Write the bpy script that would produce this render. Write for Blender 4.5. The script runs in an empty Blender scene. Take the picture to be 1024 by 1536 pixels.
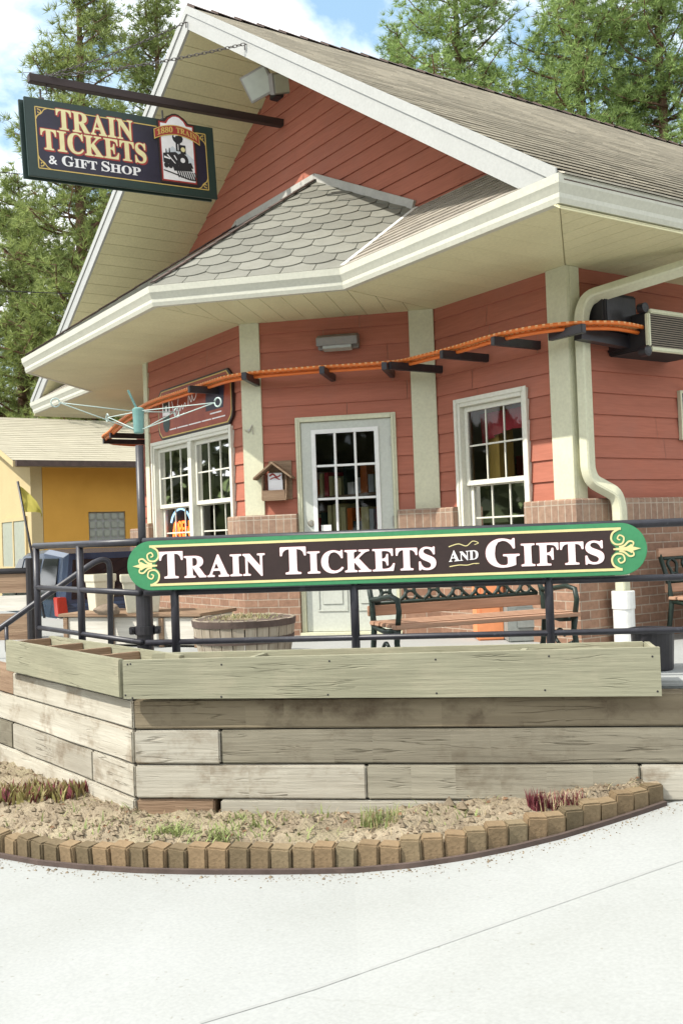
import bpy, bmesh, math, random
from mathutils import Vector, Matrix, noise
R = math.radians
rnd = random.Random(11)
SC = bpy.context.scene
COL = SC.collection
V = Vector

# ------------------------------------------------------------------ camera frame
EYE = 1.70
FPX = 1517.66
YAW, PITCH, ROLL = R(33.671), R(1.3857), R(-2.09)
FW = V((-math.cos(YAW), math.sin(YAW), 0)) * math.cos(PITCH) + V((0, 0, math.sin(PITCH)))
_r = FW.cross(V((0, 0, 1))).normalized()
_u = _r.cross(FW)
CR = math.cos(ROLL) * _r + math.sin(ROLL) * _u
CU = -math.sin(ROLL) * _r + math.cos(ROLL) * _u
CAM = V((0, 0, EYE))
RH = V((math.sin(YAW), math.cos(YAW), 0))
FH = V((-math.cos(YAW), math.sin(YAW), 0))

def ray(px, py): return CR * ((px - 512) / FPX) - CU * ((py - 768) / FPX) + FW
def onx(px, py, x): d = ray(px, py); return CAM + d * (x / d.x)
def ony(px, py, y): d = ray(px, py); return CAM + d * (y / d.y)
def onz(px, py, z): d = ray(px, py); return CAM + d * ((z - EYE) / d.z)
def onp(px, py, p0, n): d = ray(px, py); return CAM + d * ((p0 - CAM).dot(n) / d.dot(n))
def dep(px, py, D): return CAM + ray(px, py) * D
def rd(r, D, z): p = RH * r + FH * D; return V((p.x, p.y, z))

# ------------------------------------------------------------------ mesh builder
def wloc(o):
    p = V((0, 0, 0))
    while o is not None:
        p += o.location
        o = o.parent
    return p

def tag(o, label=None, cat=None, group=None, kind=None):
    if label: o['label'] = label
    if cat: o['category'] = cat
    if group: o['group'] = group
    if kind: o['kind'] = kind
    return o

def empty(name, loc, label, cat, group=None):
    o = bpy.data.objects.new(name, None)
    COL.objects.link(o)
    o.location = loc
    o.empty_display_size = 0.1
    return tag(o, label, cat, group)

class MB:
    def __init__(s):
        s.v, s.f, s.m = [], [], []
    def add(s, vs, fs, mi=0):
        b = len(s.v)
        s.v += [V(p) for p in vs]
        s.f += [tuple(b + i for i in f) for f in fs]
        s.m += [mi] * len(fs)
        return s
    def poly(s, pts, mi=0): return s.add(pts, [tuple(range(len(pts)))], mi)
    def prism(s, pts, ext, mi=0):
        n = len(pts); pts = [V(p) for p in pts]; ext = V(ext)
        fs = [tuple(range(n - 1, -1, -1)), tuple(range(n, 2 * n))] + [(i, (i + 1) % n, n + (i + 1) % n, n + i) for i in range(n)]
        return s.add(pts + [p + ext for p in pts], fs, mi)
    def box(s, c, a, b, d, mi=0):
        c, a, b, d = V(c), V(a) / 2, V(b) / 2, V(d) / 2
        return s.prism([c - a - b - d, c + a - b - d, c + a + b - d, c - a + b - d], d * 2, mi)
    def abox(s, x0, x1, y0, y1, z0, z1, mi=0):
        return s.prism([(x0, y0, z0), (x1, y0, z0), (x1, y1, z0), (x0, y1, z0)], (0, 0, z1 - z0), mi)
    def bar(s, p, q, w, h, up=V((0, 0, 1)), mi=0):
        p, q = V(p), V(q); d = (q - p).normalized()
        a = d.cross(up)
        a = a.normalized() if a.length > 1e-4 else V((1, 0, 0))
        b = a.cross(d).normalized()
        return s.prism([p - a * w / 2 - b * h / 2, p + a * w / 2 - b * h / 2, p + a * w / 2 + b * h / 2, p - a * w / 2 + b * h / 2], q - p, mi)
    def tube(s, path, r, n=8, mi=0, caps=True, flat=1.0):
        path = [V(p) for p in path]
        rs = r if isinstance(r, (list, tuple)) else [r] * len(path)
        prev = None; rings = []; b0 = len(s.v)
        for i, p in enumerate(path):
            d = (path[min(i + 1, len(path) - 1)] - path[max(i - 1, 0)])
            d = d.normalized() if d.length > 1e-9 else V((0, 0, 1))
            if prev is None:
                a = d.cross(V((0, 0, 1)))
                if a.length < 1e-3: a = V((1, 0, 0)) - d * d.x
                a.normalize()
            else:
                a = prev - d * prev.dot(d); a.normalize()
            prev = a; b = d.cross(a)
            rings.append([p + (a * math.cos(2 * math.pi * k / n) + b * math.sin(2 * math.pi * k / n) * flat) * rs[i] for k in range(n)])
        vs = [q for ring in rings for q in ring]; fs = []
        for i in range(len(rings) - 1):
            for k in range(n):
                fs.append((i * n + k, i * n + (k + 1) % n, (i + 1) * n + (k + 1) % n, (i + 1) * n + k))
        if caps:
            fs += [tuple(range(n - 1, -1, -1)), tuple((len(rings) - 1) * n + k for k in range(n))]
        return s.add(vs, fs, mi)
    def lathe(s, c, prof, n=24, mi=0):
        c = V(c); vs, fs = [], []
        for r, z in prof:
            for k in range(n):
                a = 2 * math.pi * k / n
                vs.append(c + V((r * math.cos(a), r * math.sin(a), z)))
        for i in range(len(prof) - 1):
            for k in range(n):
                fs.append((i * n + k, i * n + (k + 1) % n, (i + 1) * n + (k + 1) % n, (i + 1) * n + k))
        fs.append(tuple(range(n - 1, -1, -1))); fs.append(tuple((len(prof) - 1) * n + k for k in range(n)))
        return s.add(vs, fs, mi)
    def sweep(s, path, prof, closed_prof=True, mi=0, z0=0.0):
        """horizontal path of 2D points; profile (out, z), out = left of the heading"""
        P = [V((p[0], p[1], 0)) for p in path]; n = len(P); m = len(prof); vs = []
        for i in range(n):
            d0 = (P[i] - P[i - 1]).normalized() if i else (P[1] - P[0]).normalized()
            d1 = (P[i + 1] - P[i]).normalized() if i < n - 1 else d0
            n0, n1 = V((-d0.y, d0.x, 0)), V((-d1.y, d1.x, 0))
            nm = (n0 + n1).normalized(); k = 1 / max(0.2, nm.dot(n0))
            for o, z in prof: vs.append(P[i] + nm * (o * k) + V((0, 0, z0 + z)))
        fs = []
        for i in range(n - 1):
            for j in range(m if closed_prof else m - 1):
                fs.append((i * m + j, i * m + (j + 1) % m, (i + 1) * m + (j + 1) % m, (i + 1) * m + j))
        if closed_prof:
            fs += [tuple(range(m - 1, -1, -1)), tuple((n - 1) * m + j for j in range(m))]
        return s.add(vs, fs, mi)
    def build(s, name, mat, parent=None, smooth=False, bevel=0.0, loc=None, fixn=True, vert_grain=False):
        if loc is None:
            if parent is not None: loc = wloc(parent)
            else:
                xs = [v.x for v in s.v]; ys = [v.y for v in s.v]
                loc = V(((min(xs) + max(xs)) / 2, (min(ys) + max(ys)) / 2, min(v.z for v in s.v)))
        loc = V(loc)
        me = bpy.data.meshes.new(name)
        bm = bmesh.new()
        vv = [bm.verts.new(p - loc) for p in s.v]
        for f, mi in zip(s.f, s.m):
            try:
                bf = bm.faces.new([vv[i] for i in f]); bf.material_index = mi; bf.smooth = smooth
            except ValueError: pass
        if fixn: bmesh.ops.recalc_face_normals(bm, faces=bm.faces)
        if bevel > 0:
            bmesh.ops.bevel(bm, geom=[e for e in bm.edges if len(e.link_faces) == 2 and e.calc_face_angle(0) > 0.6], offset=bevel, segments=2, affect='EDGES', clamp_overlap=True)
        uvl = bm.loops.layers.uv.new('UVMap')
        bm.normal_update()
        for f in bm.faces:
            nn = f.normal
            if abs(nn.z) > 0.93: t, b = V((1, 0, 0)), V((0, 1, 0))
            else:
                t = V((0, 0, 1)).cross(nn).normalized(); b = nn.cross(t)
            for l in f.loops:
                p = l.vert.co + loc
                l[uvl].uv = (p.dot(b), p.dot(t)) if vert_grain else (p.dot(t), p.dot(b))
        bm.to_mesh(me); bm.free()
        for m_ in (mat if isinstance(mat, (list, tuple)) else [mat]): me.materials.append(m_)
        o = bpy.data.objects.new(name, me); COL.objects.link(o)
        if parent is not None:
            o.parent = parent; o.location = loc - wloc(parent)
        else: o.location = loc
        return o

def copy_tree(o, parent=None):
    c = o.copy(); COL.objects.link(c); c.parent = parent
    for ch in list(o.children): copy_tree(ch, c)
    return c

def clip(poly, planes):
    """2D convex clip; planes (a,b,c): keep a*x+b*y<=c"""
    for a, b, c in planes:
        out = []
        for i in range(len(poly)):
            p, q = poly[i], poly[(i + 1) % len(poly)]
            dp, dq = a * p[0] + b * p[1] - c, a * q[0] + b * q[1] - c
            if dp <= 0: out.append(p)
            if dp * dq < 0:
                t = dp / (dp - dq); out.append((p[0] + (q[0] - p[0]) * t, p[1] + (q[1] - p[1]) * t))
        poly = out
        if len(poly) < 3: return []
    return poly

def halfplanes(poly):
    ar = sum(poly[i][0] * poly[(i + 1) % len(poly)][1] - poly[(i + 1) % len(poly)][0] * poly[i][1] for i in range(len(poly)))
    if ar < 0: poly = poly[::-1]
    out = []
    for i in range(len(poly)):
        p, q = poly[i], poly[(i + 1) % len(poly)]
        dx, dy = q[0] - p[0], q[1] - p[1]
        out.append((dy, -dx, dy * p[0] - dx * p[1]))
    return out

# ------------------------------------------------------------------ materials
def new_mat(name):
    m = bpy.data.materials.new(name); m.use_nodes = True
    nt = m.node_tree
    return m, nt, nt.nodes['Principled BSDF']

def nd(nt, t, **kw):
    n = nt.nodes.new(t)
    for k, v in kw.items():
        if k in n.inputs: n.inputs[k].default_value = v
        else: setattr(n, k, v)
    return n

def ramp(nt, stops, fac):
    n = nt.nodes.new('ShaderNodeValToRGB'); e = n.color_ramp.elements
    while len(e) < len(stops): e.new(0.5)
    for i, (p, c) in enumerate(stops):
        e[i].position = p; e[i].color = (c[0], c[1], c[2], 1) if not isinstance(c, (int, float)) else (c, c, c, 1)
    nt.links.new(fac, n.inputs[0]); return n

def coords(nt, mode, scale):
    tc = nt.nodes.new('ShaderNodeTexCoord'); mp = nt.nodes.new('ShaderNodeMapping')
    nt.links.new(tc.outputs['UV' if mode == 'UV' else 'Object'], mp.inputs[0])
    if isinstance(scale, (int, float)): scale = (scale,) * 3
    mp.inputs['Scale'].default_value = scale
    return mp.outputs[0]

def mix(nt, a, b, fac, mode='MIX'):
    n = nt.nodes.new('ShaderNodeMix'); n.data_type = 'RGBA'; n.blend_type = mode
    for sck, val in ((n.inputs[0], fac), (n.inputs[6], a), (n.inputs[7], b)):
        if hasattr(val, 'links') or hasattr(val, 'is_linked'): nt.links.new(val, sck)
        elif isinstance(val, (int, float)): sck.default_value = val
        else: sck.default_value = (*val[:3], 1)
    return n.outputs[2]

def mat(name, c1, c2=None, scale=4.0, mode='OBJ', rough=0.7, bump=0.15, metal=0.0, spec=0.4, fine=40.0, island=0.0, stain=None, bdist=0.01, detail=6):
    m, nt, bs = new_mat(name)
    c2 = c2 or tuple(x * 0.75 for x in c1)
    co = coords(nt, mode, 1)
    n1 = nd(nt, 'ShaderNodeTexNoise', Detail=detail, Roughness=0.62)
    if isinstance(scale, (tuple, list)):
        co1 = coords(nt, mode, scale); n1.inputs['Scale'].default_value = 1
    else: co1 = co; n1.inputs['Scale'].default_value = scale
    nt.links.new(co1, n1.inputs['Vector'])
    col = ramp(nt, [(0.3, c2), (0.68, c1)], n1.outputs['Fac']).outputs[0]
    n2 = nd(nt, 'ShaderNodeTexNoise', Scale=fine, Detail=3); nt.links.new(co1 if isinstance(scale, (tuple, list)) else co, n2.inputs['Vector'])
    if isinstance(scale, (tuple, list)): n2.inputs['Scale'].default_value = 4
    col = mix(nt, col, ramp(nt, [(0.3, 0.82), (0.7, 1.0)], n2.outputs['Fac']).outputs[0], 0.6, 'MULTIPLY')
    if stain:
        n3 = nd(nt, 'ShaderNodeTexNoise', Scale=stain[1], Detail=5, Roughness=0.7); nt.links.new(co, n3.inputs['Vector'])
        col = mix(nt, col, stain[0], ramp(nt, [(stain[2], 0.0), (stain[2] + 0.14, stain[3])], n3.outputs['Fac']).outputs[0])
    if island:
        g = nt.nodes.new('ShaderNodeNewGeometry')
        col = mix(nt, col, ramp(nt, [(0.0, 1 - island), (1.0, 1.0)], g.outputs['Random Per Island']).outputs[0], 1.0, 'MULTIPLY')
    nt.links.new(col, bs.inputs['Base Color'])
    bs.inputs['Roughness'].default_value = rough; bs.inputs['Metallic'].default_value = metal
    bs.inputs['Specular IOR Level'].default_value = spec
    if bump:
        b = nd(nt, 'ShaderNodeBump', Strength=bump, Distance=bdist)
        mm = nd(nt, 'ShaderNodeMath', operation='ADD'); nt.links.new(n1.outputs['Fac'], mm.inputs[0]); nt.links.new(n2.outputs['Fac'], mm.inputs[1])
        nt.links.new(mm.outputs[0], b.inputs['Height']); nt.links.new(b.outputs[0], bs.inputs['Normal'])
    return m

def brick_mat(name, c1, c2, mortar, w, h, off=0.5, mort=0.011, bump=0.5):
    m, nt, bs = new_mat(name)
    co = coords(nt, 'UV', 1)
    b = nd(nt, 'ShaderNodeTexBrick', Scale=1.0); b.offset = off
    b.inputs['Brick Width'].default_value = w; b.inputs['Row Height'].default_value = h
    b.inputs['Mortar Size'].default_value = mort / 2; b.inputs['Mortar Smooth'].default_value = 0.25; b.inputs['Bias'].default_value = 0.0
    b.inputs['Color1'].default_value = (*c1, 1); b.inputs['Color2'].default_value = (*c2, 1); b.inputs['Mortar'].default_value = (*mortar, 1)
    nt.links.new(co, b.inputs['Vector'])
    n = nd(nt, 'ShaderNodeTexNoise', Scale=22, Detail=5); nt.links.new(co, n.inputs['Vector'])
    col = mix(nt, b.outputs['Color'], ramp(nt, [(0.25, 0.62), (0.7, 1.0)], n.outputs['Fac']).outputs[0], 0.75, 'MULTIPLY')
    nt.links.new(col, bs.inputs['Base Color']); bs.inputs['Roughness'].default_value = 0.85; bs.inputs['Specular IOR Level'].default_value = 0.2
    s1 = nd(nt, 'ShaderNodeMath', operation='MULTIPLY_ADD'); s1.inputs[1].default_value = -1.0
    nt.links.new(b.outputs['Fac'], s1.inputs[0]); nt.links.new(n.outputs['Fac'], s1.inputs[2])
    bp = nd(nt, 'ShaderNodeBump', Strength=bump, Distance=0.008); nt.links.new(s1.outputs[0], bp.inputs['Height']); nt.links.new(bp.outputs[0], bs.inputs['Normal'])
    return m

def plain(name, c, rough=0.5, metal=0.0, spec=0.5, emit=0.0):
    m, nt, bs = new_mat(name)
    n = nd(nt, 'ShaderNodeTexNoise', Scale=14, Detail=4); nt.links.new(coords(nt, 'OBJ', 1), n.inputs['Vector'])
    col = mix(nt, c, ramp(nt, [(0.3, 0.85), (0.7, 1.0)], n.outputs['Fac']).outputs[0], 0.8, 'MULTIPLY')
    nt.links.new(col, bs.inputs['Base Color'])
    bs.inputs['Roughness'].default_value = rough; bs.inputs['Metallic'].default_value = metal; bs.inputs['Specular IOR Level'].default_value = spec
    if emit:
        bs.inputs['Emission Color'].default_value = (*c, 1); bs.inputs['Emission Strength'].default_value = emit
    return m

def glass_mat(name, tint=(0.9, 0.92, 0.9)):
    m, nt, bs = new_mat(name)
    out = nt.nodes['Material Output']
    tr = nt.nodes.new('ShaderNodeBsdfTransparent'); tr.inputs[0].default_value = (*tint, 1)
    gl = nt.nodes.new('ShaderNodeBsdfGlossy'); gl.inputs['Roughness'].default_value = 0.02
    fr = nt.nodes.new('ShaderNodeFresnel'); fr.inputs[0].default_value = 1.5
    mx = nt.nodes.new('ShaderNodeMixShader')
    nt.links.new(fr.outputs[0], mx.inputs[0]); nt.links.new(tr.outputs[0], mx.inputs[1]); nt.links.new(gl.outputs[0], mx.inputs[2])
    nt.links.new(mx.outputs[0], out.inputs[0]); nt.nodes.remove(bs)
    return m

def leaf_mat(name, c1, c2, trans=0.35):
    m, nt, bs = new_mat(name)
    g = nt.nodes.new('ShaderNodeNewGeometry')
    n = nd(nt, 'ShaderNodeTexNoise', Scale=0.9, Detail=3); nt.links.new(coords(nt, 'OBJ', 1), n.inputs['Vector'])
    a = nd(nt, 'ShaderNodeMath', operation='MULTIPLY_ADD'); a.inputs[1].default_value = 0.5
    nt.links.new(g.outputs['Random Per Island'], a.inputs[0]); 
    h = nd(nt, 'ShaderNodeMath', operation='MULTIPLY'); h.inputs[1].default_value = 0.55; nt.links.new(n.outputs['Fac'], h.inputs[0]); nt.links.new(h.outputs[0], a.inputs[2])
    col = ramp(nt, [(0.15, c2), (0.75, c1)], a.outputs[0]).outputs[0]
    nt.links.new(col, bs.inputs['Base Color']); bs.inputs['Roughness'].default_value = 0.6; bs.inputs['Specular IOR Level'].default_value = 0.25
    tl = nt.nodes.new('ShaderNodeBsdfTranslucent'); nt.links.new(col, tl.inputs[0])
    mx = nt.nodes.new('ShaderNodeMixShader'); mx.inputs[0].default_value = trans
    nt.links.new(bs.outputs[0], mx.inputs[1]); nt.links.new(tl.outputs[0], mx.inputs[2]); nt.links.new(mx.outputs[0], nt.nodes['Material Output'].inputs[0])
    return m

def wood_mat(name, c1, c2, dark, var=0.18, rough=0.9, blot=0.5, knots=1.0, cracks=1.0):
    m, nt, bs = new_mat(name)
    def noi(sc, det=5, ro=.6):
        n = nd(nt, 'ShaderNodeTexNoise', Scale=1.0, Detail=det, Roughness=ro); oi_ = nt.nodes.new('ShaderNodeObjectInfo')
        ad = nd(nt, 'ShaderNodeVectorMath', operation='ADD'); ml = nd(nt, 'ShaderNodeMath', operation='MULTIPLY'); ml.inputs[1].default_value = 37.0
        nt.links.new(oi_.outputs['Random'], ml.inputs[0]); cb = nt.nodes.new('ShaderNodeCombineXYZ')
        for k in range(3): nt.links.new(ml.outputs[0], cb.inputs[k])
        nt.links.new(coords(nt, 'UV', sc), ad.inputs[0]); nt.links.new(cb.outputs[0], ad.inputs[1]); nt.links.new(ad.outputs[0], n.inputs['Vector']); return n, ad
    a, _ = noi((1.1, 5.5, 1)); col = ramp(nt, [(.32, c2), (.66, c1)], a.outputs['Fac']).outputs[0]
    b, _ = noi((2.6, 3.4, 1), 6, .68); col = mix(nt, col, dark, ramp(nt, [(.52, 0.0), (.72, blot)], b.outputs['Fac']).outputs[0])
    g, _ = noi((2.2, 46, 1), 4); col = mix(nt, col, ramp(nt, [(.25, .80), (.7, 1.0)], g.outputs['Fac']).outputs[0], .8, 'MULTIPLY')
    c, _ = noi((.8, 15, 1), 3, .5); cr_ = ramp(nt, [(.485, 0.0), (.5, 1.0), (.515, 0.0)], c.outputs['Fac']).outputs[0]
    d, _ = noi((1.7, 2.0, 1), 2); msk = ramp(nt, [(.5, 0.0), (.6, 1.0)], d.outputs['Fac']).outputs[0]
    ck = mix(nt, cr_, msk, 1.0, 'MULTIPLY'); col = mix(nt, col, mix(nt, col, (.28, .25, .22), 1.0, 'MULTIPLY'), mix(nt, ck, (cracks * .5,) * 3, 1.0, 'MULTIPLY'))
    v = nd(nt, 'ShaderNodeTexVoronoi', Scale=1.0); _n, ad = noi((1.9, 3.6, 1)); nt.links.new(ad.outputs[0], v.inputs['Vector'])
    kn = ramp(nt, [(.03, knots * .85), (.12, knots * .35), (.17, 0.0)], v.outputs['Distance']).outputs[0]
    e, _ = noi((.9, 1.6, 1), 1); km = ramp(nt, [(.52, 0.0), (.56, 1.0)], e.outputs['Fac']).outputs[0]
    col = mix(nt, col, tuple(x * .5 for x in dark), mix(nt, kn, km, 1.0, 'MULTIPLY'))
    oi = nt.nodes.new('ShaderNodeObjectInfo')
    col = mix(nt, col, ramp(nt, [(0.0, (1 - var,) * 3), (1.0, (1, 1, 1))], oi.outputs['Random']).outputs[0], 1.0, 'MULTIPLY')
    nt.links.new(col, bs.inputs['Base Color']); bs.inputs['Roughness'].default_value = rough; bs.inputs['Specular IOR Level'].default_value = .12
    h1 = nd(nt, 'ShaderNodeMath', operation='MULTIPLY_ADD'); h1.inputs[1].default_value = -1.6; nt.links.new(ck, h1.inputs[0]); nt.links.new(g.outputs['Fac'], h1.inputs[2])
    h2 = nd(nt, 'ShaderNodeMath', operation='ADD'); nt.links.new(h1.outputs[0], h2.inputs[0]); nt.links.new(a.outputs['Fac'], h2.inputs[1])
    bp = nd(nt, 'ShaderNodeBump', Strength=.55, Distance=.008); nt.links.new(h2.outputs[0], bp.inputs['Height']); nt.links.new(bp.outputs[0], bs.inputs['Normal'])
    return m

MT = {}
MT['siding'] = mat('red_siding_paint', (0.45, 0.162, 0.108), (0.395, 0.142, 0.094), scale=(1.2, 14, 1), mode='UV', rough=0.75, bump=0.12, island=0.08, spec=0.2, stain=((0.37, 0.15, 0.108), 1.3, 0.50, 0.5))
MT['trim'] = mat('cream_trim_paint', (0.66, 0.655, 0.48), (0.60, 0.595, 0.43), scale=3, rough=0.6, bump=0.05)
MT['soffit'] = mat('cream_soffit_panels', (0.70, 0.66, 0.41), (0.64, 0.60, 0.37), scale=2.5, rough=0.55, bump=0.03, island=0.05)
MT['gutter'] = mat('white_gutter_paint', (0.56, 0.555, 0.465), (0.51, 0.505, 0.42), scale=3, rough=0.4, bump=0.03, stain=((0.5, 0.47, 0.38), 3.0, 0.58, 0.35))
MT['fascia'] = mat('white_fascia_paint', (0.39, 0.395, 0.375), (0.365, 0.37, 0.35), scale=3, rough=0.45, bump=0.03)
MT['brick'] = brick_mat('wall_brick', (0.36, 0.215, 0.145), (0.27, 0.155, 0.105), (0.42, 0.335, 0.26), 0.205, 0.074)
MT['soldier'] = brick_mat('ledge_brick', (0.38, 0.255, 0.18), (0.30, 0.195, 0.14), (0.44, 0.365, 0.29), 0.075, 0.21, off=0.0)
MT['shingle'] = mat('brown_grey_shingles', (0.66, 0.61, 0.51), (0.55, 0.51, 0.43), scale=9, mode='UV', rough=0.95, bump=0.25, island=0.28, spec=0.1, fine=90)
MT['pent'] = mat('shingles_dimmed_for_sun', (0.44, 0.40, 0.34), (0.33, 0.30, 0.255), scale=9, mode='UV', rough=0.95, bump=0.25, island=0.28, spec=0.1, fine=90)  # main roof shingle again, colour darkened to offset the stronger sunlight on the pents
MT['scallop'] = mat('grey_scallop_shingles', (0.27, 0.268, 0.232), (0.235, 0.233, 0.20), scale=7, mode='UV', rough=0.95, bump=0.25, island=0.26, spec=0.1, fine=90, stain=((0.2, 0.19, 0.155), 2.2, 0.58, 0.4))
MT['cap'] = mat('dark_ridge_cap', (0.14, 0.10, 0.085), (0.09, 0.065, 0.055), scale=8, rough=0.95, bump=0.2, island=0.3)
MT['flash'] = mat('grey_flashing', (0.5, 0.49, 0.45), scale=4, rough=0.5, bump=0.03)
MT['door'] = mat('grey_door_paint', (0.56, 0.58, 0.52), (0.52, 0.54, 0.48), scale=2, rough=0.5, bump=0.02)
MT['white'] = plain('white_paint', (0.80, 0.80, 0.77), 0.45)
MT['sash'] = mat('cream_window_vinyl', (0.72, 0.71, 0.62), (0.68, 0.67, 0.57), scale=2, rough=0.45, bump=0.02)
MT['glass'] = glass_mat('window_glass')
MT['black'] = mat('black_painted_metal', (0.026, 0.024, 0.03), (0.014, 0.013, 0.016), scale=12, rough=0.42, bump=0.08, spec=0.6)
MT['blackmatte'] = plain('black_matte', (0.018, 0.016, 0.018), 0.7)
MT['rail'] = mat('worn_black_pipe_paint', (0.032, 0.032, 0.042), (0.018, 0.017, 0.022), scale=9, rough=0.4, bump=0.06, spec=0.45, stain=((0.16, 0.16, 0.19), 6.0, 0.6, 0.5))
MT['concrete'] = mat('pale_concrete', (0.36, 0.37, 0.362), (0.335, 0.345, 0.335), scale=1.3, rough=0.9, bump=0.12, fine=60, spec=0.2, bdist=0.004, stain=((0.285, 0.29, 0.268), 0.9, 0.60, 0.35))
def concrete_detail(m):
    nt = m.node_tree; bs = nt.nodes['Principled BSDF']; l = bs.inputs['Base Color'].links[0].from_socket
    co = coords(nt, 'OBJ', 1); wn = nd(nt, 'ShaderNodeTexNoise', Scale=1.6, Detail=5); nt.links.new(co, wn.inputs['Vector'])
    ad = nd(nt, 'ShaderNodeVectorMath', operation='MULTIPLY_ADD'); ad.inputs[1].default_value = (.5, .5, .5); nt.links.new(wn.outputs['Color'], ad.inputs[0]); nt.links.new(co, ad.inputs[2])
    v = nd(nt, 'ShaderNodeTexVoronoi', Scale=.55); v.feature = 'DISTANCE_TO_EDGE'; nt.links.new(ad.outputs[0], v.inputs['Vector'])
    mk = nd(nt, 'ShaderNodeTexNoise', Scale=.5, Detail=1); nt.links.new(co, mk.inputs['Vector'])
    k = mix(nt, ramp(nt, [(.0, .16), (.003, .0)], v.outputs['Distance']).outputs[0], ramp(nt, [(.5, 0.0), (.56, 1.0)], mk.outputs['Fac']).outputs[0], 1.0, 'MULTIPLY')
    c = mix(nt, l, (.2, .2, .18), k)
    sp = nd(nt, 'ShaderNodeTexNoise', Scale=28, Detail=2); nt.links.new(co, sp.inputs['Vector'])
    c = mix(nt, c, (.22, .21, .18), ramp(nt, [(.70, 0.0), (.76, .5)], sp.outputs['Fac']).outputs[0])
    b2 = nd(nt, 'ShaderNodeTexNoise', Scale=.35, Detail=4, Roughness=.65); nt.links.new(co, b2.inputs['Vector'])
    c = mix(nt, c, ramp(nt, [(.35, (.90, .90, .88)), (.62, (1, 1, 1))], b2.outputs['Fac']).outputs[0], 1.0, 'MULTIPLY')
    nt.links.new(c, bs.inputs['Base Color'])
concrete_detail(MT['concrete'])
MT['joint'] = plain('concrete_joint', (0.325, 0.333, 0.322), 0.95, spec=0.1)
MT['wood_light'] = wood_mat('bleached_timber', (0.54, 0.51, 0.43), (0.40, 0.365, 0.295), (0.21, 0.155, 0.10), .2, blot=.95)
MT['wood_grey'] = wood_mat('grey_timber', (0.275, 0.25, 0.19), (0.19, 0.17, 0.128), (0.12, 0.095, 0.065), .16, blot=.7)
MT['wood_mid'] = wood_mat('mid_grey_timber', (0.35, 0.325, 0.255), (0.26, 0.238, 0.183), (0.13, 0.10, 0.065), .14, blot=.8)
MT['wood_dark'] = wood_mat('dark_creosote_timber', (0.28, 0.235, 0.16), (0.185, 0.148, 0.10), (0.075, 0.052, 0.034), .1, blot=.75)
MT['wood_brown'] = mat('brown_timber', (0.32, 0.225, 0.15), (0.2, 0.13, 0.085), scale=(1.5, 22, 1), mode='UV', rough=0.9, bump=0.4, spec=0.15)
MT['planter'] = wood_mat('green_treated_lumber', (0.335, 0.326, 0.232), (0.272, 0.263, 0.186), (0.40, 0.365, 0.265), .12, rough=.88, blot=.6, knots=.9, cracks=.4)
MT['soil'] = mat('dry_soil', (0.37, 0.31, 0.22), (0.18, 0.142, 0.10), scale=4.5, rough=1.0, bump=0.9, spec=0.05, fine=55, bdist=0.02, stain=((0.27, 0.24, 0.15), 2.6, 0.50, 0.6))
MT['edge_brick'] = mat('edging_brick', (0.30, 0.235, 0.145), (0.215, 0.17, 0.105), scale=10, rough=0.95, bump=0.4, spec=0.1, fine=60, stain=((0.16, 0.11, 0.08), 4.0, 0.6, 0.5))
def obj_var(m, amt, hue=None):
    nt = m.node_tree; bs = nt.nodes['Principled BSDF']; l = bs.inputs['Base Color'].links[0].from_socket
    oi = nt.nodes.new('ShaderNodeObjectInfo')
    c = mix(nt, l, ramp(nt, [(0.0, (1 - amt, 1 - amt, 1 - amt)), (0.5, (1, 1 - amt * .25, 1 - amt * .35)), (1.0, (1 - amt * .4, 1 - amt * .3, 1 - amt * .25))], oi.outputs['Random']).outputs[0], 1.0, 'MULTIPLY')
    nt.links.new(c, bs.inputs['Base Color'])
obj_var(MT['edge_brick'], 0.42)
MT['bark'] = mat('pine_bark', (0.20, 0.12, 0.08), (0.08, 0.05, 0.035), scale=(3, 3, 0.6), rough=0.95, bump=0.8, spec=0.1, bdist=0.04)
MT['needles'] = leaf_mat('pine_needles', (0.36, 0.43, 0.14), (0.095, 0.135, 0.05), trans=0.3)
MT['needles2'] = leaf_mat('bright_pine_needles', (0.36, 0.48, 0.16), (0.13, 0.20, 0.07), trans=0.3)
MT['green'] = mat('green_sign_paint', (0.055, 0.26, 0.115), (0.045, 0.22, 0.095), scale=3, rough=0.4, bump=0.02)
MT['dgreen'] = mat('dark_green_sign_paint', (0.026, 0.05, 0.042), scale=3, rough=0.45, bump=0.03)
MT['cream'] = plain('cream_sign_paint', (0.72, 0.63, 0.30), 0.5)
MT['brown'] = mat('dark_brown_sign_paint', (0.040, 0.024, 0.022), scale=3, rough=0.4, bump=0.02)
MT['navy'] = mat('blue_black_sign_paint', (0.028, 0.024, 0.05), (0.02, 0.017, 0.03), scale=3, rough=0.42, bump=0.02)
MT['redp'] = plain('dark_red_sign_paint', (0.36, 0.035, 0.03), 0.5)
MT['gold'] = plain('gold_sign_paint', (0.62, 0.44, 0.12), 0.45)
MT['pale'] = plain('pale_yellow_sign_paint', (0.80, 0.72, 0.38), 0.5)
MT['signwhite'] = plain('white_sign_paint', (0.86, 0.84, 0.84), 0.5)
MT['skyblue'] = plain('pale_blue_sign_paint', (0.62, 0.66, 0.70), 0.5)
MT['orange'] = plain('orange_plastic', (0.72, 0.17, 0.025), 0.45)
MT['orangepale'] = plain('pale_orange_plastic', (0.85, 0.50, 0.22), 0.45)
MT['teal'] = mat('teal_enamel', (0.17, 0.33, 0.30), (0.14, 0.27, 0.25), scale=8, rough=0.4, bump=0.04)
MT['tealwire'] = plain('pale_teal_wire', (0.42, 0.52, 0.48), 0.4)
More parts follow.
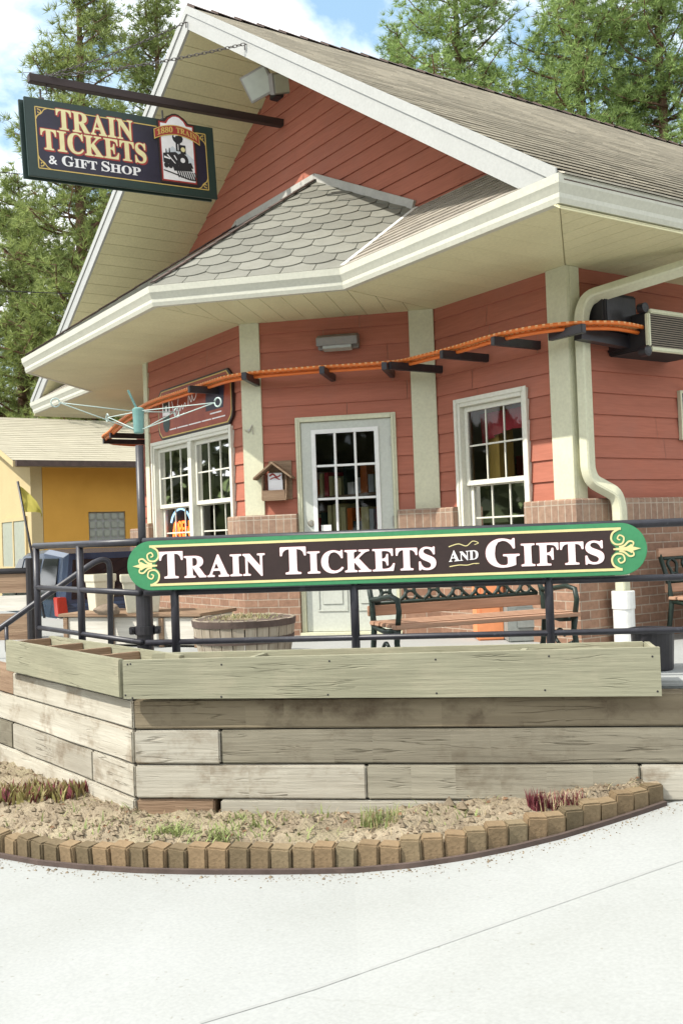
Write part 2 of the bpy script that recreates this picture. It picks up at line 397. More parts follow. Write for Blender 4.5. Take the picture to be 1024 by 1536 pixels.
# ------------------------------------------------------------------ the ticket office
ZS, ZD, ZB, ZE = 3.833, 0.758, 1.935, 4.01
K, K1, K2, K3, K4, K5 = [V(p) for p in ((-5.772, 6.12), (-7.47, 6.12), (-8.822, 4.768), (-11.25, 4.768), (-12.602, 6.12), (-14.85, 6.12))]
YB = 18.0
E0, E1, E2, E3, E4, E5 = [V(p) for p in ((-4.635, 4.884), (-7.175, 4.884), (-8.44, 3.67), (-12.32, 3.67), (-13.5, 4.884), (-16.04, 4.884))]
XP, ZP, YR, YG = -9.98, 7.55, 4.884, 6.12
SLR = (ZP - ZE) / (E0.x - XP)
SLL = (ZP - ZE) / (XP - E5.x)
RT = 0.23      # vertical depth of the rake

office = empty('ticket_office', (-10.0, 8.0, ZD), 'red sided ticket office with brick base, cream eaves and a bay front behind the railing', 'building')

def P3(P0, u, a, z, out=0.0):
    return V((P0.x + u.x * a + u.y * out, P0.y + u.y * a - u.x * out, z))

def slab(mb, P0, u, a0, a1, z0, z1, o0, o1, mi=0):
    mb.prism([P3(P0, u, a0, z0, o0), P3(P0, u, a1, z0, o0), P3(P0, u, a1, z0, o1), P3(P0, u, a0, z0, o1)], (0, 0, z1 - z0), mi)

def siding(mb, P0, u, L, z0, z1, openings=(), expo=0.18, span=None, seed=0):
    rr = random.Random(seed)
    z = z0
    while z < z1 - 1e-4:
        zt = min(z + expo, z1)
        cuts = sorted({z, zt, *[c for o in openings for c in o[2:4] if z < c < zt]})
        jo = rr.uniform(0.3, 0.9) * L if L > 1.2 else None
        if L > 4: jo = None
        for za, zb in zip(cuts[:-1], cuts[1:]):
            iv = [(0.0, L)]
            for o in openings:
                if o[2] < zb - 1e-5 and o[3] > za + 1e-5:
                    iv = [q for a, b in iv for q in ((a, min(b, o[0])), (max(a, o[1]), b)) if q[1] - q[0] > 1e-3]
            if jo: iv = [q for a, b in iv for q in (((a, jo - .002), (jo + .002, b)) if a + .1 < jo < b - .1 else ((a, b),))]
            if L > 4:
                step = 3.6; nv = []
                for a, b in iv:
                    c = a; off = rr.uniform(0.5, 3.0)
                    while c < b: e = min(b, c + off); nv.append((c, e - .003)); c = e; off = step
                iv = nv
            oa = 0.022 - 0.016 * (za - z) / expo; ob = 0.022 - 0.016 * (zb - z) / expo
            for a, b in iv:
                if span:
                    a0, b0 = span(za); a1, b1 = span(zb)
                    a0, b0, a1, b1 = max(a, a0), min(b, b0), max(a, a1), min(b, b1)
                    if b0 - a0 < 0.01: continue
                    if b1 < a1: a1 = b1 = (a1 + b1) / 2
                else: a0, b0, a1, b1 = a, b, a, b
                q = [P3(P0, u, a0, za, oa), P3(P0, u, b0, za, oa), P3(P0, u, b1, zb, ob), P3(P0, u, a1, zb, ob)]
                w = [P3(P0, u, a0, za, 0.0005), P3(P0, u, b0, za, 0.0005)]
                mb.add(q + w, [(0, 1, 2, 3), (4, 5, 1, 0)] if abs(za - z) < 1e-6 else [(0, 1, 2, 3)])
        z = zt

def core(mb, P0, u, L, z0, z1, openings=(), th=0.16, out=-0.004):
    xs = sorted({0.0, L, *[c for o in openings for c in o[:2]]}); zs = sorted({z0, z1, *[min(max(c, z0), z1) for o in openings for c in o[2:4]]})
    nx, nz = len(xs) - 1, len(zs) - 1
    solid = [[not any(o[0] < (xs[i] + xs[i + 1]) / 2 < o[1] and o[2] < (zs[j] + zs[j + 1]) / 2 < o[3] for o in openings) for j in range(nz)] for i in range(nx)]
    for i in range(nx):
        for j in range(nz):
            if not solid[i][j]: continue
            A = [P3(P0, u, xs[i], zs[j], out), P3(P0, u, xs[i + 1], zs[j], out), P3(P0, u, xs[i + 1], zs[j + 1], out), P3(P0, u, xs[i], zs[j + 1], out)]
            B = [P3(P0, u, xs[i], zs[j], out - th), P3(P0, u, xs[i + 1], zs[j], out - th), P3(P0, u, xs[i + 1], zs[j + 1], out - th), P3(P0, u, xs[i], zs[j + 1], out - th)]
            mb.poly(A); mb.poly(B[::-1])
            for di, dj, e in ((-1, 0, (0, 3)), (1, 0, (1, 2)), (0, -1, (0, 1)), (0, 1, (3, 2))):
                ii, jj = i + di, j + dj
                if not (0 <= ii < nx and 0 <= jj < nz) or not solid[ii][jj]:
                    mb.poly([A[e[0]], A[e[1]], B[e[1]], B[e[0]]])

U45 = V((math.sqrt(.5), math.sqrt(.5))); X2 = V((1, 0)); Y2 = V((0, 1))
W_R = (-7.169 + 7.47, -6.242 + 7.47, 1.42, 2.91)
W_L = (-11.03 + 11.25, -9.036 + 11.25, 1.42, 2.855)
DR = (0.517, 1.506, ZD - 0.2, 2.873)
MT['inwall'] = plain('interior_wall', (0.30, 0.24, 0.17), 0.8)
walls = [(K1, X2, K.x - K1.x, [W_R]), (K2, U45, (K1 - K2).length, [DR]), (K3, X2, K2.x - K3.x, [W_L]), (K4, V((U45.x, -U45.y)), (K3 - K4).length, []),
         (K5, X2, K4.x - K5.x, []), (K, Y2, YB - K.y, []), (V((K5.x, YB)), V((0, -1)), YB - K.y, []), (V((K.x, YB)), V((-1, 0)), K.x - K5.x, [])]
for i, (P0, u, L, op) in enumerate(walls):
    mb = MB(); siding(mb, P0, u, L, ZB - 0.02, ZS + 0.02, op, seed=i + 3)
    w = mb.build('siding_wall', MT['siding'], office, fixn=False)
    mb = MB(); core(mb, P0, u, L, ZD - 0.7, ZS + 0.1, op)
    mb.build('wall_core', MT['inwall'], office)
# brick base: path outward = left of heading
def brick_run(path, name='brick_base', z0=ZD - 0.6, z1=ZB, cap=True):
    mb = MB()
    zt = z1 - (0.195 if cap else 0)
    mb.sweep(path, [(0.001, z0), (0.085, z0), (0.085, zt), (0.001, zt)])
    b = mb.build(name, MT['brick'], office)
    if cap:
        m2 = MB(); m2.sweep(path, [(0.002, zt), (0.118, zt), (0.118, z1 - 0.012), (0.108, z1), (0.002, z1)])
        m2.build('brick_ledge', MT['soldier'], b)
def at(P0, u, a): return P0 + u * a
dL, dRr = at(K2, U45, DR[0]), at(K2, U45, DR[1])
wr0, wr1 = at(K1, X2, W_R[0]), at(K1, X2, W_R[1])
wl0, wl1 = at(K3, X2, W_L[0]), at(K3, X2, W_L[1])
brick_run([(K.x, YB), K, wr1]); brick_run([wr0, K1, dRr]); brick_run([dL, K2, wl1]); brick_run([wl0, K3, K4, K5, (K5.x, YB)])
brick_run([wr1, wr0], z1=W_R[2], cap=False); brick_run([wl1, wl0], z1=W_L[2], cap=False)
# corner boards
def board(P0, u, a0, a1, z0=ZB, z1=ZS, out=0.036, mb=None):
    own = mb is None
    mb = mb or MB(); slab(mb, P0, u, a0, a1, z0, z1, 0.0, out)
    if own: mb.build('corner_board', MT['trim'], office, bevel=0.003)
mb = MB(); board(K, V((-1, 0)) * -1, -0.195, 0.034, mb=mb)
slab(mb, K, Y2, 0.0, 0.115, ZB, ZS, 0.0, 0.0352); mb.build('corner_board', MT['trim'], office, bevel=0.003)
board(K2, U45, (K1 - K2).length - 0.245, (K1 - K2).length - 0.008)
board(K2, U45, -0.015, 0.185)
board(K3, X2, 0.0, 0.115); board(K4, V((U45.x, -U45.y)), 0.0, 0.2)

# windows
def window(P0, u, o, units, curtain=None):
    a0, a1, z0, z1 = o
    mb = MB(); c = 0.062
    for q in ((a0, a0 + c, z0, z1), (a1 - c, a1, z0, z1), (a0 + c, a1 - c, z1 - c, z1), (a0 + c, a1 - c, z0, z0 + c)):
        slab(mb, P0, u, q[0], q[1], q[2], q[3], -0.10, 0.045)
    for q in ((a0 - .012, a0 + .028, z0, z1 + .012), (a1 - .028, a1 + .012, z0, z1 + .012), (a0 + .028, a1 - .028, z1 - .028, z1 + .012)):
        slab(mb, P0, u, q[0], q[1], q[2], q[3], 0.0452, 0.058)
    slab(mb, P0, u, a0 - .03, a1 + .03, z0 - 0.045, z0 - .001, 0.0, 0.15)
    wd = (a1 - a0 - 2 * c) / units
    for k in range(1, units): slab(mb, P0, u, a0 + c + wd * k - 0.045, a0 + c + wd * k + 0.045, z0 + c, z1 - c, -0.10, 0.042)
    win = mb.build('window', MT['sash'], office, bevel=0.003)
    zm = z0 + (z1 - z0) * 0.485
    for k in range(units):
        b0 = a0 + c + wd * k + (0.045 if k else 0.002); b1 = a0 + c + wd * (k + 1) - (0.045 if k < units - 1 else 0.002)
        for up in (True, False):
            s0, s1 = (zm - .02, z1 - c - .002) if up else (z0 + c + .002, zm + .02)
            of = -0.005 if up else -0.045
            fw = 0.045 if up else 0.05
            m = MB()
            for q in ((b0, b0 + fw, s0, s1), (b1 - fw, b1, s0, s1), (b0 + fw, b1 - fw, s1 - fw, s1), (b0 + fw, b1 - fw, s0, s0 + fw)):
                slab(m, P0, u, q[0], q[1], q[2], q[3], of - 0.036, of)
            for j in (1, 2):
                x = b0 + fw + (b1 - b0 - 2 * fw) * j / 3; slab(m, P0, u, x - .008, x + .008, s0 + fw, s1 - fw, of - 0.026, of - 0.010)
            zc = (s0 + s1) / 2
            for j in range(3):
                x0 = b0 + fw + (b1 - b0 - 2 * fw) * j / 3 + .008; x1 = b0 + fw + (b1 - b0 - 2 * fw) * (j + 1) / 3 - .008
                slab(m, P0, u, x0, x1, zc - .008, zc + .008, of - 0.026, of - 0.010)
            m.build('sash', MT['sash'], win, bevel=0.002)
            m = MB(); m.poly([P3(P0, u, b0 + fw, s0 + fw, of - .018), P3(P0, u, b1 - fw, s0 + fw, of - .018), P3(P0, u, b1 - fw, s1 - fw, of - .018), P3(P0, u, b0 + fw, s1 - fw, of - .018)])
            m.build('pane', MT['glass'], win)
    return win
window(K1, X2, W_R, 1); window(K3, X2, W_L, 2)

# door
mb = MB(); a0, a1, z0, z1 = DR; z0 = ZD
for q in ((a0, a0 + .048, z0, z1), (a1 - .048, a1, z0, z1), (a0 + .048, a1 - .048, z1 - .048, z1)):
    slab(mb, K2, U45, q[0], q[1], q[2], q[3], -0.12, 0.036)
    slab(mb, K2, U45, q[0] + .006, q[1] - .02 if q[1] - q[0] < .1 else q[1], q[2], q[3] - .012, 0.0362, 0.046)
slab(mb, K2, U45, a0, a1, z0 - .05, z0 + .025, -0.12, 0.10)
fr = mb.build('door_frame', MT['trim'], office, bevel=0.003)
ga0, ga1, gz0, gz1 = 0.705, 1.30, 1.748, 2.712
mb = MB(); b0, b1 = a0 + .052, a1 - .052
for q in ((b0, ga0, z0 + .03, z1 - .052), (ga1, b1, z0 + .03, z1 - .052), (ga0, ga1, gz1, z1 - .052), (ga0, ga1, z0 + .03, gz0)):
    slab(mb, K2, U45, q[0], q[1], q[2], q[3], -0.03, 0.015)
door = mb.build('door', MT['door'], office)
for k in range(2):
    x0 = b0 + 0.11 + k * 0.37
    m = MB(); 
    for q in ((x0, x0 + .3, z0 + .22, z0 + .24), (x0, x0 + .3, z0 + .76, z0 + .78), (x0, x0 + .02, z0 + .24, z0 + .76), (x0 + .28, x0 + .3, z0 + .24, z0 + .76)):
        slab(m, K2, U45, q[0], q[1], q[2], q[3], 0.0152, 0.024)
    slab(m, K2, U45, x0 + .05, x0 + .25, z0 + .29, z0 + .71, 0.0152, 0.023)
    m.build('door_panel', MT['door'], door, bevel=0.004)
m = MB(); t = 0.034
for q in ((ga0 - t, ga0 + .008, gz0 - t, gz1 + t), (ga1 - .008, ga1 + t, gz0 - t, gz1 + t), (ga0 + .008, ga1 - .008, gz1 - .008, gz1 + t), (ga0 + .008, ga1 - .008, gz0 - t, gz0 + .008)):
    slab(m, K2, U45, q[0], q[1], q[2], q[3], 0.0153, 0.028)
for j in (1, 2):
    x = ga0 + (ga1 - ga0) * j / 3; slab(m, K2, U45, x - .011, x + .011, gz0 + .008, gz1 - .008, -0.005, 0.022)
    z = gz0 + (gz1 - gz0) * j / 3
    for i in range(3):
        x0 = ga0 + (ga1 - ga0) * i / 3 + .011; x1 = ga0 + (ga1 - ga0) * (i + 1) / 3 - .011
        slab(m, K2, U45, max(x0, ga0 + .008), min(x1, ga1 - .008), z - .011, z + .011, -0.005, 0.0218)
m.build('lite_frame', MT['white'], door, bevel=0.002)
m = MB(); m.poly([P3(K2, U45, a, z, -.008) for a, z in ((ga0, gz0), (ga1, gz0), (ga1, gz1), (ga0, gz1))]); m.build('pane', MT['glass'], door)
m = MB(); slab(m, K2, U45, ga0 + .03, ga0 + .13, gz0 + .012, gz0 + .07, -.006, -.003); m.build('paper_notice', MT['white'], door)
MT['brass'] = plain('dull_metal', (0.45, 0.42, 0.36), 0.35, 0.8)
def disc(mb, c, nrm, prof, n=16):
    c, nrm = V(c), V(nrm).normalized(); a = nrm.cross(V((0, 0, 1))); a = a.normalized() if a.length > .01 else V((1, 0, 0)); b = nrm.cross(a)
    vs, fs = [], []
    for r, h in prof:
        for k in range(n): vs.append(c + nrm * h + (a * math.cos(2 * math.pi * k / n) + b * math.sin(2 * math.pi * k / n)) * r)
    for i in range(len(prof) - 1):
        for k in range(n): fs.append((i * n + k, i * n + (k + 1) % n, (i + 1) * n + (k + 1) % n, (i + 1) * n + k))
    fs += [tuple(range(n)), tuple((len(prof) - 1) * n + k for k in range(n))]
    mb.add(vs, fs)
N45 = V((U45.y, -U45.x, 0))
m = MB(); disc(m, P3(K2, U45, b0 + .07, 1.84, .015), N45, [(.033, 0), (.033, .008), (.024, .018), (.001, .019)]); m.build('deadbolt', MT['brass'], door, smooth=False)
m = MB(); disc(m, P3(K2, U45, b0 + .07, 1.70, .015), N45, [(.03, 0), (.03, .006), (.012, .012), (.012, .04), (.028, .05), (.03, .065), (.02, .08), (.001, .082)]); m.build('door_knob', MT['brass'], door, smooth=True)
for z in (2.55, 1.78, 1.0):
    m = MB(); slab(m, K2, U45, b1 - .012, b1 + .012, z, z + .1, .0155, .03); m.build('hinge', MT['brass'], door)

# soffits
def planks(poly, d, wdt, z, th=0.012, gap=0.006, mb=None):
    """boards running along d over the convex 2D polygon, underside at z"""
    hp = halfplanes(poly); e = V((-d.y, d.x))
    ts = [V(p).dot(e) for p in poly]; ss = [V(p).dot(d) for p in poly]
    t = math.floor(min(ts) / wdt) * wdt
    while t < max(ts):
        c = [d * (min(ss) - 1) + e * (t + gap / 2), d * (max(ss) + 1) + e * (t + gap / 2), d * (max(ss) + 1) + e * (t + wdt - gap / 2), d * (min(ss) - 1) + e * (t + wdt - gap / 2)]
        q = clip([(p.x, p.y) for p in c], hp)
        if q: mb.prism([(p[0], p[1], z) for p in q], (0, 0, th))
        t += wdt
SE = V((E0.x, YB)); NE = V((E5.x, YB))
soff = [([E1, E0, K, K1], V((0, 1)), .3), ([E2, E1, K1, K2], V((-U45.x, U45.y)), .2), ([E3, E2, K2, K3], V((0, 1)), .3), ([E4, E3, K3, K4], V((U45.x, U45.y)), .2),
        ([E5, E4, K4, K5], V((0, 1)), .3), ([E0, SE, V((K.x, YB)), K], V((1, 0)), .17), ([NE, E5, K5, V((K5.x, YB))], V((1, 0)), .17)]
for poly, d, wd in soff:
    cen = sum((V(p) for p in poly), V((0, 0))) / 4
    mb = MB(); planks([tuple(V(p) + (cen - V(p)).normalized() * .006) for p in poly], d, wd, ZS, mb=mb, gap=0.005 if wd < .25 else .003)
    mb.poly([(p[0], p[1], ZS + 0.015) for p in poly])
    mb.build('soffit', MT['soffit'], office)
m = MB(); m.poly([(p.x, p.y, ZS + .03) for p in (K, K1, K2, K3, K4, K5, V((K5.x, YB)), V((K.x, YB)))]); m.build('ceiling', MT['inwall'], office)

# gutter all round the eaves
gp = [(E0.x, YB), E0, E1, E2, E3, E4, E5, (E5.x, YB)]
prof = [(-0.05, -.004), (0.0, -.004), (0.012, 0.03), (0.012, .06), (0.03, 0.095), (0.042, 0.115), (0.048, 0.172), (0.036, 0.176), (0.034, 0.160), (-0.05, 0.150)]
mb = MB(); mb.sweep(gp, prof, z0=ZS); mb.build('gutter', MT['gutter'], office)

# shingled slopes
def slope(mb, o, a, b, poly, expo, tabw, kind='tab', seed=1, thick=0.004, lift=0.013):
    rr = random.Random(seed); o, a, b = V(o), V(a).normalized(), V(b).normalized(); n = a.cross(b)
    if n.z < 0: n = -n
    hp = halfplanes(poly)
    t0, t1 = min(p[1] for p in poly), max(p[1] for p in poly); s0, s1 = min(p[0] for p in poly), max(p[0] for p in poly)
    row = 0; t = t0 - (expo * .3 if kind != 'tab' else 0)
    while t < t1:
        s = s0 - tabw * (1 + (0.5 if row % 2 else 0)) + (rr.uniform(-.1, .1) if kind == 'tab' else 0)
        while s < s1:
            g = 0.002 if kind == 'tab' else 0.004; w = tabw
            if kind == 'tab':
                w = tabw * rr.choice((.6, 1, 1, 1.3)); q = [(s + g, t), (s + w - g, t), (s + w - g, t + expo * 1.12), (s + g, t + expo * 1.12)]; full = expo * 1.12
            else:
                full = expo * 1.34; q = [(s + g, t + full)] + [(s + g + (w - 2 * g) * j / 10, t + expo * .34 * (abs(2 * j / 10 - 1) ** 2.4)) for j in range(11)] + [(s + w - g, t + full)]
            q = clip(q, hp); dl = rr.uniform(0, .0022) if kind == 'tab' else rr.uniform(0, .002)
            if q:
                top = [o + a * p[0] + b * p[1] + n * (thick + lift * (1 - (p[1] - t) / full) + dl) for p in q]
                bot = [p - n * 0.011 for p in top]; k = len(top)
                mb.add(top + bot, [tuple(range(k))] + [(i, k + i, k + (i + 1) % k, (i + 1) % k) for i in range(k)])
            s += w
        row += 1; t += expo
def roofslab(mb, pts, down, mi=1): mb.prism(pts, (0, 0, -down), mi)
YF = YR - 0.012
for sgn, ex, sl in ((1, E0.x, SLR), (-1, E5.x, SLL)):
    ov = 0.05
    xe = ex + sgn * ov; ze = ZE - sl * ov
    b = V((XP - xe, 0, ZP - ze)); Ls = b.length
    mb = MB()
    slope(mb, (xe, YF, ze), (0, 1, 0), b, [(0, 0), (YB + .3 - YF, 0), (YB + .3 - YF, Ls), (0, Ls)], 0.17, 0.33, seed=5 + sgn, lift=.036)
    mb.prism([(xe, YR + .004, ze - .004), (XP, YR + .004, ZP - .004), (XP, YR + .004, ZP - RT + .03), (ex - sgn * .02, YR + .004, ZE - RT + .03 if 0 else ZE - .1)], (0, YB + .3 - YR, 0), 1)
    mb.build('roof', [MT['shingle'], MT['cap']], office, fixn=True)
mb = MB()
y = YF - .01
while y < YB + .3:
    for sgn, sl in ((1, SLR), (-1, SLL)):
        mb.add([(XP, y, ZP + .085), (XP, y + .30, ZP + .065), (XP + sgn * .16, y + .30, ZP + .060 - sl * .16), (XP + sgn * .16, y, ZP + .080 - sl * .16),
                (XP, y, ZP + .03), (XP + sgn * .16, y, ZP + .03 - sl * .16)], [(0, 1, 2, 3), (0, 3, 5, 4)])
    y += 0.29
mb.build('ridge_cap', MT['cap'], office, fixn=False)
# rake boards
mb = MB()
zr = ZE + .015 - RT
xr = XP + (ZP - RT + .015 - ZE + .03) / SLR
mb.prism([(XP, YR, ZP + .015), (E0.x + .005, YR, ZE + .012), (E0.x + .005, YR, ZE - .03), (xr, YR, ZE - .03), (XP, YR, ZP + .015 - RT)], (0, -.03, 0))
mb.prism([(XP, YR - .03, ZP + .050), (E0.x + .02, YR - .03, ZE + .037), (E0.x + .02, YR - .03, ZE - .055), (XP, YR - .03, ZP - .045)], (0, -.014, 0))
mb.build('rake_board', MT['fascia'], office)
mb = MB()
xl = XP - (ZP - RT + .015 - ZE + .03) / SLL
mb.prism([(XP, YR, ZP + .015), (E5.x - .005, YR, ZE + .012), (E5.x - .005, YR, ZE - .03), (xl, YR, ZE - .03), (XP, YR, ZP + .015 - RT)], (0, -.03, 0))
mb.prism([(XP, YR - .03, ZP + .050), (E5.x - .02, YR - .03, ZE + .037), (E5.x - .02, YR - .03, ZE - .055), (XP, YR - .03, ZP - .045)], (0, -.014, 0))
mb.build('rake_board', MT['fascia'], office)
# rake soffits, boards running from the rake to the gable wall
for sgn, ex, sl in ((1, E0.x, SLR), (-1, E5.x, SLL)):
    mb = MB(); x = 0.0; tot = abs(ex - XP); st = 0.19 * math.cos(math.atan(sl))
    while x < tot:
        x0, x1 = XP + sgn * (x + .004), XP + sgn * min(x + st - .003, tot); z0, z1 = ZP - RT + .012 - sl * (x + .004), ZP - RT + .012 - sl * min(x + st - .003, tot)
        mb.prism([(x0, YR + .001, z0), (x1, YR + .001, z1), (x1, YG + .02, z1), (x0, YG + .02, z0)], (0, 0, .012))
        x += st
    mb.prism([(XP, YR + .002, ZP - RT + .027), (ex, YR + .002, ZP - RT + .027 - sl * tot), (ex, YG + .02, ZP - RT + .027 - sl * tot), (XP, YG + .02, ZP - RT + .027)], (0, 0, .004))
    mb.build('rake_soffit', MT['soffit'], office)
# gable wall
def gspan(z): return (XP - (ZP - RT + .02 - z) / SLL - K5.x, XP + (ZP - RT + .02 - z) / SLR - K5.x)
mb = MB(); siding(mb, V((K5.x, YG)), X2, 9.2, 3.9, ZP - RT, (), expo=0.165, span=gspan, seed=21)
mb.build('gable_wall', MT['siding'], office, fixn=False)
mb = MB(); mb.prism([(K5.x, YG + .003, 3.9), (K.x, YG + .003, 3.9), (XP + (ZP - .1 - 3.9) / SLR * .72, YG + .003, 4.9), (XP, YG + .003, ZP - .1), (XP - (ZP - .1 - 3.9) / SLL * .72, YG + .003, 4.9)], (0, .1, 0))
mb.build('gable_backing', MT['siding'], office)
# bay roof
SB = 0.68
def dist_in(p, e, d): return V((-d.y, d.x)).dot(V(p) - e)     # distance inwards from an eave line heading d with the house on its left
dC = (E1 - E2).normalized(); dF = V((1, 0)); dCl = (E3 - E4).normalized()
zw = ZE + SB * (YG - E2.y); zpent = ZE + SB * (YG - E0.y)
def x_at(e, d, dist):   # x on y=YG with given distance inside the line
    nn = V((-d.y, d.x)); return (dist - nn.y * (YG - e.y)) / nn.x + e.x
apR = V((x_at(E2, dC, YG - E2.y), YG)); apL = V((x_at(E3, dCl, YG - E3.y), YG))
vR = V((x_at(E1, dC, YG - E0.y), YG)); vL = V((x_at(E4, dCl, YG - E0.y), YG))
def facet(name, e, d, poly, kind, expo, tabw, seed, extra=None):
    inn = V((-d.y, d.x)); k = math.sqrt(1 + SB * SB)
    st = [((V(p) - e).dot(d), (V(p) - e).dot(inn) * k) for p in poly]
    if extra: st = clip(st, [extra(e, d, inn, k)])
    mb = MB(); b = V((inn.x, inn.y, SB))
    o = V((e.x, e.y, ZE + .01)) - b * 0.03
    st = [(s, t + (0.03 * k if abs(t) > .05 else 0)) for s, t in st]
    slope(mb, o, (d.x, d.y, 0), b, st, expo, tabw, kind, seed)
    bb = b.normalized()
    mb.prism([o + V((d.x, d.y, 0)) * s + bb * t - V((0, 0, .004)) for s, t in st], (0, 0, -.03), 0)
    return mb.build(name, [MT['scallop' if kind != 'tab' else 'pent'], MT['cap']], office)
facet('bay_roof', E2, dC, [E2, E1, vR, apR], 'scallop', .235, .30, 31)
facet('bay_roof', E3, dF, [E3, E2, apR, apL], 'scallop', .235, .30, 32)
facet('bay_roof', E4, dCl, [E4, E3, apL, vL], 'scallop', .235, .30, 33)
# pent roofs, cut where they run up under the rakes:  ZE+SB*y' <= ZP-RT-.01-SLR*(x-XP)
def cutR(e, d, inn, k): return (SLR, SB / k, ZP - RT + .02 - ZE - SLR * (e.x - XP))
def cutL(e, d, inn, k): return (-SLL, SB / k, ZP - RT + .02 - ZE + SLL * (e.x - XP))
facet('pent_roof', E1, dF, [E1, E0, V((E0.x, YG)), vR], 'tab', .145, .32, 34, cutR)
facet('pent_roof', E5, dF, [E5, E4, vL, V((E5.x, YG))], 'tab', .145, .32, 35, cutL)
def P3z(p, z): return V((p.x, p.y, z))
mb = MB()
for a, b in ((P3z(E2, ZE + .035), P3z(apR, zw + .045)), (P3z(E3, ZE + .035), P3z(apL, zw + .045))):
    n = 12
    for i in range(n):
        p, q = a.lerp(b, i / n), a.lerp(b, (i + 1.05) / n); mb.bar(p + V((0, 0, .006)), q, .05, .012)
    mb.build('hip_cap', MT['cap'], office); mb = MB()
mb = MB()
for a, b in ((P3z(E1, ZE + .028), P3z(vR, zpent + .03)), (P3z(E4, ZE + .028), P3z(vL, zpent + .03))): 
    mb = MB(); mb.bar(a, b, .05, .012); mb.build('valley_flashing', MT['white'], office)
mb = MB()
yy = YG - .035
for a, b, za, zb in ((vR, apR, zpent, zw), (apR, apL, zw, zw), (apL, vL, zw, zpent)):
    mb.bar(V((a.x, yy, za + .045)), V((b.x, yy, zb + .045)), .03, .085)
mb.build('wall_flashing', MT['flash'], office)
# downspout
px_ = K.x + .105
pts = [onx(1032, 344, E0.x - .02), onx(1021, 356, E0.x - .10)]
vtop = onx(868, 462, px_); 
d1 = onx(871, 620, px_); yv = (vtop.y + onx(884, 705, px_).y) / 2
P = [V((E0.x - .04, yv + .62, ZS + .01)), V((E0.x - .09, yv + .58, ZS - .09)), V((px_ + .03, yv + .05, onx(880, 448, px_).z)), V((px_, yv, onx(868, 470, px_).z)), V((px_, yv, onx(880, 705, px_).z)),
     V((px_ + .01, yv + .035, onx(885, 722, px_).z)), V((px_ + .10, yv + .2, onx(905, 742, px_).z)), V((px_ + .11, yv + .225, onx(908, 760, px_).z)), V((px_ + .11, yv + .225, ZD + .30))]
def smooth_path(P, r=.05, n=4):
    out = [P[0]]
    for i in range(1, len(P) - 1):
        a, b, c = P[i - 1], P[i], P[i + 1]; ra = min(r, (a - b).length * .45, (c - b).length * .45)
        p, q = b + (a - b).normalized() * ra, b + (c - b).normalized() * ra
        for k in range(n + 1):
            t = k / n; out.append(p * (1 - t) ** 2 + b * 2 * t * (1 - t) + q * t * t)
    return out + [P[-1]]
def sqtube(mb, path, w, h, ch=.012):
    """rectangular pipe with rounded corners and shallow ribs"""
    path = [V(p) for p in path]; prof = []
    for sx, sy in ((1, 1), (-1, 1), (-1, -1), (1, -1)):
        pr = [(sx * w / 2, sy * (h / 2 - ch)), (sx * (w / 2 - ch), sy * h / 2)]
        prof += pr if sx * sy > 0 else pr[::-1]
    n = len(prof); vs, fs = [], []; prev = None
    for i, p in enumerate(path):
        d = (path[min(i + 1, len(path) - 1)] - path[max(i - 1, 0)]).normalized()
        a = prev - d * prev.dot(d) if prev is not None else V((0, 1, 0)) - d * d.y
        a.normalize(); prev = a; b = d.cross(a)
        vs += [p + a * x + b * y for x, y in prof]
    for i in range(len(path) - 1):
        for k in range(n): fs.append((i * n + k, i * n + (k + 1) % n, (i + 1) * n + (k + 1) % n, (i + 1) * n + k))
    fs += [tuple(range(n)), tuple((len(path) - 1) * n + k for k in range(n))]
    mb.add(vs, fs)
mb = MB(); sqtube(mb, smooth_path(P, .07), .115, .085); mb.build('downspout', MT['trim'], office)
mb = MB(); c = V((px_ + .11, yv + .225, ZD - .02)); mb.lathe(c, [(.085, 0), (.085, .30), (.092, .30), (.092, .44), (.08, .445), (.075, .40)], 24); mb.build('drain_pipe', MT['white'], office, smooth=False)
# inside
mb = MB(); mb.poly([(K.x, K.y, ZD - .01), (K5.x, K.y, ZD - .01), (K5.x, YB, ZD - .01), (K.x, YB, ZD - .01)]); mb.poly([(p.x, p.y, ZD - .01) for p in (K1, K2, K3, K4)])
mb.build('interior_floor', MT['wood_brown'], office)
mb = MB(); mb.abox(K5.x + .3, K.x - .3, 9.0, 9.1, ZD, ZS); mb.build('interior_partition', MT['inwall'], office)
# ------------------------------------------------------------------ ground
def gz(r):      # pavement height across the view: it climbs to the right
    if r < 0: return 0.025 * max(r, -4)
    t = min(r, 2.6); return 0.102 * t
def on_ground(px, py, lift=0.0):
    z = 0.0
    for _ in range(30):
        p = onz(px, py, z + lift); r = p.dot(RH); z = gz(r)
    return onz(px, py, z + lift)
mb = MB()
rs = [-30, -14, -8, -5, -4, -3, -2, -1, -.5, 0, .3, .6, 1, 1.4, 1.8, 2.2, 2.6, 3.2, 4, 6, 10, 20]; Ds = [-10, -4, 0, 2, 3, 4, 5, 6, 7, 9, 12]
vs = [rd(r, D, gz(r)) for D in Ds for r in rs]; n = len(rs)
mb.add(vs, [(i * n + j, i * n + j + 1, (i + 1) * n + j + 1, (i + 1) * n + j) for i in range(len(Ds) - 1) for j in range(n - 1)])
for a, b in (((470, 1484), (1024, 1290)), ((1024, 1290), (1300, 1200)), ((300, 1535), (470, 1484))):
    w = .004 if a[0] in (0, 320) else .009
    N = 16
    for i in range(N):
        A = V(a).lerp(V(b), i / N); B = V(a).lerp(V(b), (i + 1) / N)
        p, q = on_ground(*A), on_ground(*B); s = (q - p).cross(V((0, 0, 1))).normalized() * w
        up = V((0, 0, .002)); mb.add([p - s + up, p + s + up, q + s + up, q - s + up], [(0, 1, 2, 3)], 1)
